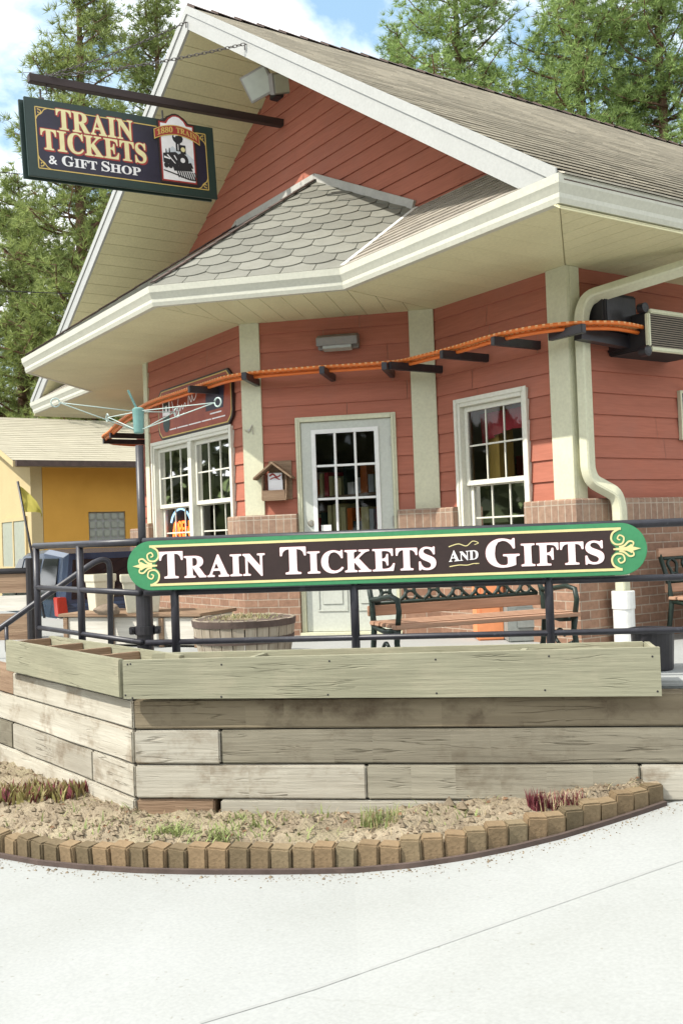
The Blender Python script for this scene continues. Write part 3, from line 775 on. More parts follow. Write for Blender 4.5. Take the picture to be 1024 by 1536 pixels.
walk = mb.build('sidewalk', [MT['concrete'], MT['joint']], fixn=False); walk['kind'] = 'structure'
MT['asphalt'] = mat('street_asphalt', (0.30, 0.29, 0.27), (0.24, 0.235, 0.22), scale=5, rough=0.95, bump=0.2)
mb = MB(); mb.abox(-400, 400, -400, 400, -.6, -.14); o = mb.build('ground', MT['asphalt']); o['kind'] = 'structure'
MT['hill'] = mat('green_hillside', (0.13, 0.17, 0.06), (0.07, 0.09, 0.04), scale=.35, rough=1, bump=.5, spec=.05)
mb = MB(); N = 60; rows = [(44, -.6), (55, 2.5), (70, 7.0), (95, 10), (130, 11)]
vs = []
for D, h in rows:
    for i in range(N + 1):
        a = -1.25 + 2.5 * i / N
        p = RH * (math.sin(a) * D) + FH * (math.cos(a) * D)
        vs.append(V((p.x, p.y, h * (0.75 + .5 * noise.noise(V((a * 3, D * .05, 1)))) if h > 0 else h)))
mb.add(vs, [(j * (N + 1) + i, j * (N + 1) + i + 1, (j + 1) * (N + 1) + i + 1, (j + 1) * (N + 1) + i) for j in range(len(rows) - 1) for i in range(N)])
o = mb.build('hill', MT['hill'], smooth=True, fixn=False); o['kind'] = 'structure'

# ------------------------------------------------------------------ retaining wall of timbers
cA = (-1.288, 6.07)
aF = R(9); dFr = (math.cos(aF), -math.sin(aF)); dLr = (-.612, .791)
def FP(s, back=0.0, z=0.0):   # along the front face, back = into the bank
    return rd(cA[0] + dFr[0] * s + math.sin(aF) * back, cA[1] + dFr[1] * s + math.cos(aF) * back, z)
def LP(s, back=0.0, z=0.0):
    return rd(cA[0] + dLr[0] * s + dLr[1] * back, cA[1] + dLr[1] * s - dLr[0] * back, z)
zc = [0.772, 0.590, 0.386, 0.183, -0.03]
wall = empty('timber_retaining_wall', FP(1.5, .1, -.03), 'weathered grey timber retaining wall of stacked beams under the planter boxes', 'retaining wall')
# where the two faces meet: mitre
mv = (dFr[0] - dLr[0], dFr[1] - dLr[1])
mit = rd(cA[0] + (math.sin(aF) + dLr[1]) * .2 / (1 + math.sin(aF) * dLr[1] + math.cos(aF) * -dLr[0]), cA[1] + (math.cos(aF) - dLr[0]) * .2 / (1 + math.sin(aF) * dLr[1] + math.cos(aF) * -dLr[0]), 0)
def fs_px(px, py, z):   # distance along the front face seen at a pixel
    p = onp(px, py, FP(0), FP(0, 1) - FP(0, 0)); return (p - FP(0)).dot((FP(1) - FP(0)))
def ls_px(px, py, back=0.0):
    p = onp(px, py, LP(0, back), LP(0, 1) - LP(0, 0)); return (p - LP(0)).dot((LP(1) - LP(0)))
def timber(PF, s0, s1, k, mt, jut=0.0, corner=False):
    z0, z1 = zc[k + 1] + .004, zc[k] - .004
    mb = MB()
    N = max(2, int((s1 - s0) / .22)); sd = rnd.random() * 50
    a = [PF(s0 + (s1 - s0) * i / N, -jut + .008 * noise.noise(V((i * .7, sd, 0))), 0) for i in range(N + 1)]
    bk = [PF(s1, .2, 0), PF(s0, .2, 0) if not corner else mit]
    pts = [p + V((0, 0, z0)) for p in a + bk]
    mb.prism(pts, (0, 0, z1 - z0))
    mb.build('timber', MT[mt], wall, bevel=.009)
e = 3.9
S = lambda px, py: fs_px(px, py, 0)
timber(FP, 0.004, e, 0, 'wood_dark', -.004, True)
j2 = S(331, 1120); timber(FP, .004, j2 - .003, 1, 'wood_light', .006, True); timber(FP, j2 + .003, e, 1, 'wood_grey', .0)
j3, j3b = S(550, 1172), S(960, 1172); timber(FP, .004, j3 - .003, 2, 'wood_light', .004, True); timber(FP, j3 + .003, j3b - .003, 2, 'wood_mid', .006); timber(FP, j3b + .003, e, 2, 'wood_light', .0)
j4 = S(322, 1205); timber(FP, .004, j4 - .003, 3, 'wood_brown', -.005, True); timber(FP, j4 + .04, e, 3, 'wood_light', .012)
T = ls_px
e2 = 4.6
q1 = T(20, 1020); timber(LP, .004, q1 - .003, 0, 'wood_light', .0, True); timber(LP, q1 + .003, e2, 0, 'wood_brown', -.004)
timber(LP, .004, e2, 1, 'wood_light', .006, True)
q3 = T(19, 1100); q3b = T(140, 1160); timber(LP, .004, q3b - .003, 2, 'wood_light', .004, True); timber(LP, q3b + .003, q3 - .003, 2, 'wood_light', .0); timber(LP, q3 + .003, e2, 2, 'wood_grey', .0)
timber(LP, .004, e2, 3, 'wood_light', .01, True)

# ------------------------------------------------------------------ terrace slab
dk = [FP(-.0, .205), FP(9, .205), rd(9, 13, 0), rd(-9, 20, 0), rd(-9, 14, 0), LP(e2, .205)]
mb = MB(); mb.prism([V((p.x, p.y, .1)) for p in (mit, *dk[1:])], (0, 0, ZD - .1))
o = mb.build('terrace', MT['concrete']); o['kind'] = 'structure'
mb = MB(); mb.prism([V((p.x, p.y, ZD + .002)) for p in (FP(2.3, .24), FP(9, .24), FP(9, .44), FP(2.3, .44))], (0, 0, .045)); o = mb.build('terrace_kerb', MT['concrete'], bevel=.015); o['kind'] = 'structure'

# ------------------------------------------------------------------ planter boxes
pz0, pz1 = 0.786, 1.018
boxF = empty('planter_box', FP(1.5, .1, pz0), 'long empty planter box of greenish boards along the front of the wall', 'planter')
bb = .045
mb = MB()
def lumber(mb, a, b, z0a, z1a, z0b, z1b, th, PF, back0):
    mb.prism([PF(a, back0, z0a), PF(b, back0, z0b), PF(b, back0, z1b), PF(a, back0, z1a)], PF(0, back0 + th, 0) - PF(0, back0, 0))
fL = S(177, 1015) + .062; fR = S(987, 1000)
m = MB(); lumber(m, fL, fR, .788, 1.014, .770, 1.035, .038, FP, -.075); 
for s_ in [fL + .03, fL + .05] + [fL + (fR - fL) * k / 5 for k in (1, 2, 3, 4)] + [fR - .03]:
    for z_ in (.80, .99): disc(m, FP(s_ + rnd.uniform(-.02, .02), -.0755, z_ + rnd.uniform(-.01, .01)), FP(0, -1) - FP(0, 0), [(.006, 0), (.005, .0012), (.001, .0013)], 8)
m.m = [0] * 6 + [1] * (len(m.f) - 6)
m.build('front_board', [MT['planter'], MT['blackmatte']], boxF, bevel=0.0)
m = MB(); lumber(m, fL + .06, fR - .04, .80, 1.016, .80, 1.030, .038, FP, .255); m.build('back_board', MT['planter'], boxF, bevel=.005)
m = MB(); m.prism([FP(fR - .04, -.036, .79), FP(fR - .002, -.036, .79), FP(fR - .002, .29, .79), FP(fR - .04, .29, .79)], (0, 0, .238)); m.build('end_board', MT['planter'], boxF, bevel=.005)
for s in (S(365, 985), S(770, 975)):
    m = MB(); m.prism([FP(s, -.03, .93), FP(s + .04, -.03, .93), FP(s + .09, .25, .93), FP(s + .05, .25, .93)], (0, 0, .078)); m.build('divider', MT['planter'], boxF, bevel=.004)
m = MB(); 
NN = 40
vs = [FP(fL + .05 + (fR - fL - .1) * i / NN, -.03 + .28 * j / 3, .95 + .012 * noise.noise(V((i * .5, j, 3)))) for j in range(4) for i in range(NN + 1)]
m.add(vs, [(j * (NN + 1) + i, j * (NN + 1) + i + 1, (j + 1) * (NN + 1) + i + 1, (j + 1) * (NN + 1) + i) for j in range(3) for i in range(NN)]); m.build('planting_soil', MT['soil'], boxF)
boxL = empty('planter_box', LP(1, .1, pz0), 'shorter empty planter box with cross dividers on the left side of the wall', 'planter')
gL = T(9, 985, -.065); g0 = .035
m = MB(); lumber(m, g0, gL, .786, 1.014, .790, 1.018, .038, LP, -.065); m.build('front_board', MT['planter'], boxL, bevel=.005)
m = MB(); lumber(m, -.1, gL, .80, 1.016, .80, 1.018, .038, LP, .27); m.build('back_board', MT['planter'], boxL, bevel=.005)
for s in (.42, .85, 1.32, gL - .05):
    m = MB(); lumber(m, s, s + .04, .80, 1.005, .80, 1.005, .295, LP, -.026); m.build('divider', MT['wood_brown'], boxL, bevel=.004)
m = MB(); m.prism([LP(g0, -.026, .93), LP(gL - .05, -.026, .93), LP(gL - .05, .265, .93), LP(g0, .265, .93)], (0, 0, .02)); m.build('planting_soil', MT['soil'], boxL)

# ------------------------------------------------------------------ garden bed, brick edging
epx = [(-330, 1235), (-220, 1252), (-110, 1270), (0, 1286), (60, 1297), (130, 1304), (210, 1309), (300, 1311), (400, 1311), (480, 1310), (540, 1308), (620, 1301), (700, 1289), (770, 1275), (840, 1258), (900, 1240), (960, 1221), (1012, 1203)]
edge = [on_ground(*p) for p in epx]
def resample(path, step):
    out = [path[0]]; acc = 0
    for a, b in zip(path[:-1], path[1:]):
        L = (b - a).length; t = step - acc
        while t <= L: out.append(a.lerp(b, t / L)); t += step
        acc = L - (t - step)
    return out
mb = MB(); fine = resample(edge, .08)
mb.sweep([(p.x, p.y) for p in fine], [(-.012, 0), (.012, 0), (.012, 1), (-.012, 1)])
# give the strip the slope of the pavement
M_ = 4
for i, p in enumerate(fine):
    for j, (o_, z_) in enumerate(((-.012, -.03), (.012, -.03), (.012, .024), (-.012, .024))):
        mb.v[i * M_ + j].z = p.z + z_
tag(mb.build('edging_strip', MT['cap']), 'thin dark edging strip curving round the foot of the bricks', 'edging')
bp = resample(edge, .113)
first = None
for i in range(len(bp) - 1):
    p, q = bp[i], bp[i + 1]; t = (q - p); t.z = 0; t.normalize(); inn = V((-t.y, t.x, 0))
    c = (p + q) / 2 + inn * .072
    if first is None:
        mb = MB(); mb.box((0, 0, .04), (.1105, 0, 0), (0, .09, 0), (0, 0, .165)); first = mb.build('edging_brick', MT['edge_brick'], bevel=.009, loc=(0, 0, 0)); o = first
    else: o = first.copy(); COL.objects.link(o)
    o.location = c + V((0, 0, rnd.uniform(-.014, .012)))
    o.rotation_euler = (rnd.uniform(.03, .12), rnd.uniform(-.03, .08), math.atan2(t.y, t.x) - .13 + rnd.uniform(-.07, .07))
    tag(o, 'brown brick standing on end in the curved row edging the soil bed', 'brick', 'bricks edging the soil bed')
# soil: between the bricks and the wall
mb = MB(); NJ = 16
inner = resample(edge, .06); cols = []
def wallfoot(p):
    # nearest point on the wall faces
    sF = (p - FP(0)).dot(FP(1) - FP(0)); sL = (p - LP(0)).dot(LP(1) - LP(0))
    if sF >= 0: q = FP(sF, .03)
    elif sL >= 0: q = LP(sL, .03)
    else: q = FP(0, 0)
    return V((q.x, q.y, 0))
for i, p in enumerate(inner):
    r_ = p.dot(RH); t = (inner[min(i + 1, len(inner) - 1)] - inner[max(i - 1, 0)]); inn = V((-t.y, t.x, 0)).normalized()
    a = p + inn * .09; a = V((a.x, a.y, 0)); b = wallfoot(a)
    if i: b = b if (b - pb).length < .5 else pb.lerp(b, .4)
    pb = b
    za = gz(r_) + .068; zb = max(.10, gz(r_) + .11)
    if b.dot(RH) < cA[0]: zb = .075 + .04 * min(1, max(0, (b.dot(RH) + 2.6) / 1.4))
    for j in range(NJ + 1):
        f = j / NJ; q = a.lerp(b, f)
        hgt = za + (zb - za) * f + .03 * math.sin(f * math.pi) + .05 * (noise.noise(V((q.x * 3, q.y * 3, 0)))) * math.sin(f * math.pi) + .035 * noise.noise(V((q.x * 11, q.y * 11, 4))) + .02 * noise.noise(V((q.x * 27, q.y * 27, 8)))
        cols.append(V((q.x, q.y, hgt)))
n = NJ + 1
mb.add(cols, [(i * n + j, (i + 1) * n + j, (i + 1) * n + j + 1, i * n + j + 1) for i in range(len(inner) - 1) for j in range(NJ)])
soil = mb.build('garden_soil', MT['soil'], smooth=True, fixn=False); soil['kind'] = 'structure'
def soil_pt(i, j): return cols[min(max(i, 0), len(inner) - 1) * n + min(max(j, 0), NJ)]
# clods and pebbles, litter: nobody could count them
mb = MB()
MT['clod'] = mat('soil_clods', (0.38, 0.31, 0.22), (0.2, 0.155, 0.105), scale=20, rough=1, bump=.6, island=.45, spec=.05)
for _ in range(2600):
    i = rnd.uniform(0, len(inner) - 1.01); j = rnd.uniform(0.6, NJ - .2); p = soil_pt(int(i), int(j)).lerp(soil_pt(int(i) + 1, int(j) + 1), rnd.random())
    s = abs(rnd.gauss(0, .011)) + .004
    if rnd.random() < .02: s *= 2.2
    a = [rnd.uniform(.6, 1.2) * s for _ in range(6)]
    mb.add([p + V((a[0], 0, 0)), p + V((0, a[1], 0)), p - V((a[2], 0, 0)), p - V((0, a[3], 0)), p + V((0, 0, a[4] * .8)), p - V((0, 0, s * .6))], [(0, 1, 4), (1, 2, 4), (2, 3, 4), (3, 0, 4), (1, 0, 5), (2, 1, 5), (3, 2, 5), (0, 3, 5)])
for _ in range(700):
    i = rnd.uniform(0, len(edge) - 1.01); p = edge[int(i)].lerp(edge[int(i) + 1], i % 1); t = edge[int(i) + 1] - edge[int(i)]; out = V((t.y, -t.x, 0)).normalized()
    p = p + out * (.02 + abs(rnd.gauss(0, .07))); p.z = gz(p.dot(RH)) + .001; s = rnd.uniform(.002, .006)
    if rnd.random() < .04: s *= 2.4
    a = [rnd.uniform(.6, 1.3) * s for _ in range(5)]
    mb.add([p + V((a[0], 0, 0)), p + V((0, a[1], 0)), p - V((a[2], 0, 0)), p - V((0, a[3], 0)), p + V((0, 0, a[4] * .8))], [(0, 1, 4), (1, 2, 4), (2, 3, 4), (3, 0, 4)])
o = mb.build('soil_clods', MT['clod'], fixn=False); o['kind'] = 'stuff'; o['label'] = 'small clods and pebbles scattered over the dry garden soil'
MT['weed'] = leaf_mat('weed_green', (0.31, 0.36, 0.14), (0.17, 0.20, 0.08), .25)
MT['straw'] = leaf_mat('dry_straw', (0.46, 0.38, 0.22), (0.3, 0.23, 0.13), .2)
MT['redstem'] = leaf_mat('red_shoots', (0.20, 0.05, 0.06), (0.10, 0.025, 0.03), .15)
MT['plantlow'] = leaf_mat('olive_plant', (0.34, 0.32, 0.12), (0.17, 0.10, 0.06), .2)
def blade(mb, p, h, w, lean, az, mi=0, segs=3):
    d = V((math.cos(az), math.sin(az), 0)); s = V((-d.y, d.x, 0)) * w; vs = []
    for k in range(segs + 1):
        t = k / segs; c = p + d * (lean * h * t * t) + V((0, 0, h * t * (1 - .25 * lean * t))); ww = (1 - t) ** .7
        vs += [c - s * ww * .5, c + s * ww * .5]
    mb.add(vs, [(2 * k, 2 * k + 1, 2 * k + 3, 2 * k + 2) for k in range(segs)], mi)
mb = MB()
def on_soil(px, py):
    best = None
    for c in cols:
        d = c - CAM; w = d.dot(FW)
        x, y = 512 + FPX * d.dot(CR) / w, 768 - FPX * d.dot(CU) / w
        e_ = (x - px) ** 2 + (y - py) ** 2
        if best is None or e_ < best[0]: best = (e_, c)
    return best[1].copy()
weedpx = [(250, 1250), (290, 1255), (330, 1250), (345, 1257), (270, 1245), (200, 1215), (360, 1235), (385, 1240), (430, 1225), (150, 1238), (95, 1230), (480, 1215), (640, 1222), (700, 1218), (20, 1240), (120, 1215), (410, 1258), (455, 1245)]
for px, py in weedpx:
    c = on_soil(px, py)
    for _ in range(rnd.randint(28, 60) if 230 < px < 400 else rnd.randint(6, 14)):
        p = c + V((rnd.gauss(0, .05), rnd.gauss(0, .05), -.012)); blade(mb, p, rnd.uniform(.03, .085), rnd.uniform(.008, .018), rnd.uniform(.2, 1.4), rnd.uniform(0, 6.28), 0)
for _ in range(420):
    i = rnd.uniform(0, len(inner) - 2); j = rnd.uniform(1, NJ); c = soil_pt(int(i), int(j))
    blade(mb, c + V((rnd.gauss(0, .03), rnd.gauss(0, .03), .0)), rnd.uniform(.02, .07), .004, rnd.uniform(.8, 2.2), rnd.uniform(0, 6.28), 1 if rnd.random() < .8 else 0)
for _ in range(260):
    i = rnd.uniform(0, len(inner) - 2); j = rnd.uniform(1, NJ); c = soil_pt(int(i), int(j)) + V((rnd.gauss(0, .03), rnd.gauss(0, .03), .006)); a = rnd.uniform(0, 6.28); s_ = rnd.uniform(.008, .024); d = V((math.cos(a), math.sin(a), rnd.uniform(-.2, .4))) * s_; e_ = V((-d.y, d.x, rnd.uniform(0, .3) * s_)) * .5
    mb.add([c - d, c + e_ + V((0, 0, .006)), c + d, c - e_], [(0, 1, 2, 3)], 2)
for _ in range(420):
    i = rnd.gauss(len(inner) * .5, len(inner) * .17); j = rnd.uniform(1, NJ); i = min(max(i, 0), len(inner) - 2); c = soil_pt(int(i), int(j)) + V((rnd.gauss(0, .03), rnd.gauss(0, .03), -.004))
    if noise.noise(c * 2.2) > -.05: blade(mb, c, rnd.uniform(.015, .045), rnd.uniform(.006, .013), rnd.uniform(.3, 1.6), rnd.uniform(0, 6.28), 0)
MT['litter'] = mat('dead_leaves', (0.30, 0.17, 0.09), (0.16, 0.09, 0.05), scale=30, rough=.9, bump=.2, island=.5)
o = mb.build('weeds', [MT['weed'], MT['straw'], MT['litter']], fixn=False); o['kind'] = 'stuff'; o['label'] = 'sparse weeds and dry straw growing over the soil bed'
def clump(px, py, label, mt, n, rad, h, w, name='garden_plant', stretch=1.0):
    c = on_soil(px, py); mb = MB()
    for _ in range(n):
        a = rnd.uniform(0, 6.28); q = rad * math.sqrt(rnd.random()); p = c + RH * (math.cos(a) * q * stretch) + FH * (math.sin(a) * q * .75); p.z -= .015
        blade(mb, p, h * rnd.uniform(.5, 1.1), w * rnd.uniform(.7, 1.3), rnd.uniform(.05, .6), rnd.uniform(0, 6.28), 0 if rnd.random() < .72 else 1)
    tag(mb.build(name, [MT[mt[0]], MT[mt[1]]], loc=c, fixn=False), label, 'plant')
clump(45, 1196, 'wide olive and red leaved low plant at the left end of the bed', ('plantlow', 'redstem'), 480, .25, .12, .03, stretch=1.5)
clump(573, 1229, 'green grassy tuft in the middle of the bed against the wall', ('weed', 'straw'), 170, .10, .115, .008, stretch=1.2)
clump(797, 1213, 'small clump of dark red shoots left of the wider one', ('redstem', 'redstem'), 90, .04, .13, .010)
clump(842, 1214, 'wider clump of dark red shoots behind the bricks', ('redstem', 'straw'), 200, .085, .12, .010, stretch=1.5)
c = on_ground(1003, 1192); mb = MB()
for _ in range(50): blade(mb, c + V((rnd.gauss(0, .04), rnd.gauss(0, .04), 0)), rnd.uniform(.03, .06), .012, rnd.uniform(.3, 1.3), rnd.uniform(0, 6.28), 0)
MT['yellowfl'] = plain('yellow_petals', (0.8, 0.62, 0.05), .6)
for _ in range(5):
    p = c + V((rnd.gauss(0, .03), rnd.gauss(0, .03), .05)); mb.lathe(p, [(.004, 0), (.014, .004), (.012, .01), (.002, .011)], 8, 1)
tag(mb.build('dandelion', [MT['weed'], MT['yellowfl']], loc=c, fixn=False), 'small yellow flowered weed at the right end of the bricks', 'plant')

# ------------------------------------------------------------------ railing
aS = R(7); cR = (-1.31, 6.66)
def RP(s, back=0.0, z=0.0): return rd(cR[0] + math.cos(aS) * s + math.sin(aS) * back, cR[1] - math.sin(aS) * s + math.cos(aS) * back, z)
def rs_px(px, py):
    p = onp(px, py, RP(0), RP(0, 1) - RP(0, 0)); return (p - RP(0)).dot(RP(1) - RP(0))
rT, rM, rB = 1.712, 1.375, 1.050
rail = empty('front_railing', RP(1.5, 0, ZD), 'black pipe railing along the front of the terrace behind the sign', 'railing')
for z, rr_ in ((rT, .026), (rM, .021), (rB, .019)):
    m = MB(); m.tube([RP(0, 0, z), RP(4.6, 0, z)], rr_, 12); m.build('rail', MT['rail'], rail, smooth=True)
for px in (263, 532, 824):
    s = rs_px(px, 920); m = MB(); m.tube([RP(s, 0, ZD), RP(s, 0, rT - .02)], .0275, 12); m.build('post', MT['rail'], rail, smooth=True)
s = 4.35; m = MB(); m.tube([RP(s, 0, ZD), RP(s, 0, rT - .02)], .0275, 12); m.build('post', MT['rail'], rail, smooth=True)
pC = RP(-.02, .01, 0); pE = onz(56, 941, rB); dd = (pE - pC); dd.z = 0; LL = dd.length; dd.normalize()
sr = empty('side_railing', pC + dd * .7 + V((0, 0, ZD)), 'black pipe railing turning back along the left planter towards the steps', 'railing')
for z, rr_ in ((rT, .026), (rM, .021), (rB, .019)):
    m = MB(); pts = [pC + dd * .03 + V((0, 0, z)), pC + dd * LL + V((0, 0, z))]
    m.tube(pts, rr_, 12); m.build('rail', MT['rail'], sr, smooth=True)
for k in (LL - .03, ):
    m = MB(); m.tube([pC + dd * k + V((0, 0, ZD)), pC + dd * k + V((0, 0, rT - .01))], .0275, 12); m.build('post', MT['rail'], sr, smooth=True)
pm = onz(131, 950, rB); k = (pm - pC).dot(dd); m = MB(); m.tube([pC + dd * k + V((0, 0, ZD)), pC + dd * k + V((0, 0, rT - .01))], .0275, 12); m.build('post', MT['rail'], sr, smooth=True)
# sloping handrail to the steps
h = empty('stair_handrail', dep(60, 960, 8.9), 'bare pipe handrail sloping down to the steps at the left', 'handrail')
hp_ = [dep(-60, 985, 8.6), dep(0, 943, 8.7), dep(70, 893, 8.8), dep(132, 850, 8.9), dep(143, 843, 8.95), dep(155, 839, 9.0), dep(163, 842, 9.02), dep(165, 852, 9.02), dep(165, 920, 9.02)]
hp_[-1].z = ZD
m = MB(); m.tube(smooth_path(hp_, .12), .026, 12); m.build('handrail', MT['rail'], h, smooth=True)
m = MB(); a_ = dep(10, 940, 8.7); m.tube(smooth_path([V((a_.x, a_.y, a_.z - .0)), V((a_.x, a_.y, ZD + .03)), V((a_.x, a_.y, ZD + .03)) + RH * .9 + FH * .4], .05), .017, 10); m.build('lower_rail', MT['rail'], h, smooth=True)

# ------------------------------------------------------------------ lettering
def mb_bold(s):
    out = ''
    for c in s:
        if 'A' <= c <= 'Z': out += chr(0x1D400 + ord(c) - 65)
        elif '0' <= c <= '9': out += chr(0x1D7CE + ord(c) - 48)
        else: out += c
    return out
_tc = {}
def glyph(ch, off=0.0, bold=True, res=3):
    k = (ch, off, bold)
    if k not in _tc:
        cu = bpy.data.curves.new('glyph', 'FONT'); cu.body = mb_bold(ch) if bold else ch; cu.offset = off; cu.resolution_u = res
        ob = bpy.data.objects.new('glyph', cu); COL.objects.link(ob)
        me = bpy.data.meshes.new_from_object(ob.evaluated_get(bpy.context.evaluated_depsgraph_get()))
        vs = [(v.co.x, v.co.y) for v in me.vertices]; fs = [tuple(p.vertices) for p in me.polygons]
        bpy.data.objects.remove(ob); bpy.data.curves.remove(cu); bpy.data.meshes.remove(me)
        _tc[k] = (vs, fs)
    return _tc[k]
def text_layout(txt, small=1.0, track=0.04, bold=True, caps=1):
    """glyph boxes packed side by side; first letter full height, the rest small"""
    x = 0; out = []
    for i, ch in enumerate(txt):
        if ch == ' ': x += .32; continue
        sc = 1.0 if i < caps else small
        vs, fs = glyph(ch, 0.0, bold); x0, x1 = min(v[0] for v in vs), max(v[0] for v in vs)
        out.append((ch, x - x0 * sc, sc)); x += (x1 - x0) * sc + track
    return out, x - track
def put_text(mb, txt, P, x0, x1, y0, hgt, small=1.0, off=0.0, h=0.0, outline=0.0, mi=0, track=.04, bold=True, warp=None, thick=1.0):
    """P(x, y, h) -> point on the board; the word fills x0..x1, capitals are hgt tall, base line y0"""
    lay, W = text_layout(txt, small, track, bold)
    ys = [v[1] for v in glyph('T', 0.0, bold)[0]]; ch_ = max(ys)
    kx = (x1 - x0) / W; ky = hgt / ch_
    shifts = [(0, 0)] if not outline else [(outline * math.cos(a * math.pi / 4), outline * math.sin(a * math.pi / 4)) for a in range(8)]
    for si, (dx, dy) in enumerate(shifts):
        for gi, (c, gx, sc) in enumerate(lay):
            vs, fs = glyph(c, off, bold)
            pts = []
            for vx, vy in vs:
                X_, Y_ = x0 + (gx + vx * sc) * kx + dx, y0 + vy * sc * ky + dy
                if warp: X_, Y_ = warp(X_, Y_)
                pts.append(P(X_, Y_, h + si * .00012 + gi * .000012))
            mb.add(pts, fs, mi)
def stroke(mb, P, pts, w0, w1=None, h=0.0, mi=0, n=8):
    """flat tapering stroke along a smooth curve through the points"""
    w1 = w0 if w1 is None else w1; Q = []
    for i in range(len(pts) - 1):
        p0, p1, p2, p3 = pts[max(i - 1, 0)], pts[i], pts[i + 1], pts[min(i + 2, len(pts) - 1)]
        for k in range(n):
            t = k / n; Q.append(tuple(.5 * (2 * p1[j] + (p2[j] - p0[j]) * t + (2 * p0[j] - 5 * p1[j] + 4 * p2[j] - p3[j]) * t * t + (-p0[j] + 3 * p1[j] - 3 * p2[j] + p3[j]) * t ** 3) for j in (0, 1)))
    Q.append(pts[-1]); L = len(Q); vs = []
    for i, (x, y) in enumerate(Q):
        a, b = Q[max(i - 1, 0)], Q[min(i + 1, L - 1)]; dx, dy = b[0] - a[0], b[1] - a[1]; l = math.hypot(dx, dy) or 1
        w = w0 + (w1 - w0) * i / (L - 1); vs += [P(x - dy / l * w / 2, y + dx / l * w / 2, h), P(x + dy / l * w / 2, y - dx / l * w / 2, h)]
    mb.add(vs, [(2 * i, 2 * i + 1, 2 * i + 3, 2 * i + 2) for i in range(L - 1)], mi)
def shape(mb, P, pts, h=0.0, mi=0): mb.poly([P(x, y, h) for x, y in pts], mi)
def arc(cx, cy, r, a0, a1, n=16, ry=None): return [(cx + r * math.cos(R(a0 + (a1 - a0) * i / n)), cy + (ry or r) * math.sin(R(a0 + (a1 - a0) * i / n))) for i in range(n + 1)]

# ------------------------------------------------------------------ the long sign on the railing
sA = rs_px(191, 850) + .01; sB = rs_px(970, 823)
pa, pb = onp(191, 850, RP(0, -.075), RP(0, 1) - RP(0, 0)), onp(970, 822, RP(0, -.075), RP(0, 1) - RP(0, 0))
LW = (pb - pa).length; uS = (pb - pa).normalized(); nS = -(RP(0, 1) - RP(0, 0)).normalized(); vS = nS.cross(uS); vS = vS if vS.z > 0 else -vS
mid = (pa + pb) / 2; HS = .322
def SP(x, y, h=0.0): return mid + uS * x + vS * y + nS * h
sign = empty('railing_sign', SP(0, -HS / 2), 'long green and brown TRAIN TICKETS AND GIFTS sign with rounded ends on the railing', 'sign')
hw, hh = LW / 2, HS / 2
outl = arc(hw - hh, 0, hh, -90, 90, 20) + arc(-hw + hh, 0, hh, 90, 270, 20)
m = MB(); m.prism([SP(x, y, -.03) for x, y in outl], nS * .03); m.build('board', MT['green'], sign, bevel=.003)
# brown field: ends bite inwards under the scrolls
cx = hw - .168
pb_ = [(-cx, -.125), (cx, -.125)] + [(cx - .035, -.085), (cx - .05, -.04), (cx - .02, -.012), (cx - .02, .012), (cx - .05, .04), (cx - .035, .085)] + [(cx, .125), (-cx, .125)] + [(-cx + .035, .085), (-cx + .05, .04), (-cx + .02, .012), (-cx + .02, -.012), (-cx + .05, -.04), (-cx + .035, -.085)]
m = MB(); shape(m, SP, pb_, .0015); m.build('field', MT['brown'], sign)
m = MB()
for y in (.125, -.125): shape(m, SP, [(-cx - .015, y - .008), (cx + .015, y - .008), (cx + .015, y + .008), (-cx - .015, y + .008)], .003)
for sx in (-1, 1):
    Q = lambda x, y, h=0.0, sx=sx: SP(sx * (cx + x), y, h)
    for sy in (-1, 1):
        stroke(m, Q, [(.005, sy * .125), (-.035, sy * .1), (-.045, sy * .06), (-.02, sy * .03), (.02, sy * .035), (.03, sy * .07), (.005, sy * .085), (-.008, sy * .065), (.008, sy * .055)], .013, .008, .0032 + .0001 * sy)
        stroke(m, Q, [(.0, sy * .012), (.03, sy * .02), (.06, sy * .045), (.085, sy * .04), (.082, sy * .02), (.068, sy * .024)], .013, .008, .0036 + .0001 * sy)
    shape(m, Q, [(-.035, -.005), (.045, -.012), (.075, -.028), (.085, -.012), (.13, 0), (.085, .012), (.075, .028), (.045, .012), (-.035, .005)], .0042)
m.build('gold_scrollwork', MT['cream'], sign)
def sx_(px): 
    p = onp(px, 840, mid, nS); return (p - mid).dot(uS)
mR, mW = None, None
for wd, p0, p1, sm in (('TRAIN', 240, 397, .80), ('TICKETS', 421, 653, .80), ('GIFTS', 729, 905, .80)):
    big = .168; mR, mW = MB(), MB()
    for mm_, of, h_, ol in ((mR, 0.008, .0030, .0055), (mW, .008, .0048, .0032)):
        put_text(mm_, wd, SP, sx_(p0), sx_(p1), -.083, big, sm, 0.0, h_, ol, track=.05)
    mR.build('letter_outline', MT['redp'], sign, fixn=False); mW.build('lettering', MT['signwhite'], sign, fixn=False)
mW = MB()
for mm_, h_, ol in ((mW, .0048, 0.001), ):
    put_text(mm_, 'AND', lambda x, y, h=0.0: SP(x, y + (x - sx_(695)) * .06, h), sx_(673), sx_(717), -.036, .066, .85, 0.0, h_, ol, track=.03)
m = MB()
xa = sx_(695)
for sy in (1, -1):
    m = MB(); stroke(m, SP, [(xa - .09, -.002 + sy * .062 - .008), (xa - .03, sy * .066 + .002), (xa + .02, sy * .06 - .006), (xa + .06, sy * .07 + .012), (xa + .095, sy * .064 + .006), (xa + .07, sy * .06)], .006, .004, .0032); m.build('flourish', MT['cream'], sign)
mW.build('lettering', MT['signwhite'], sign, fixn=False)
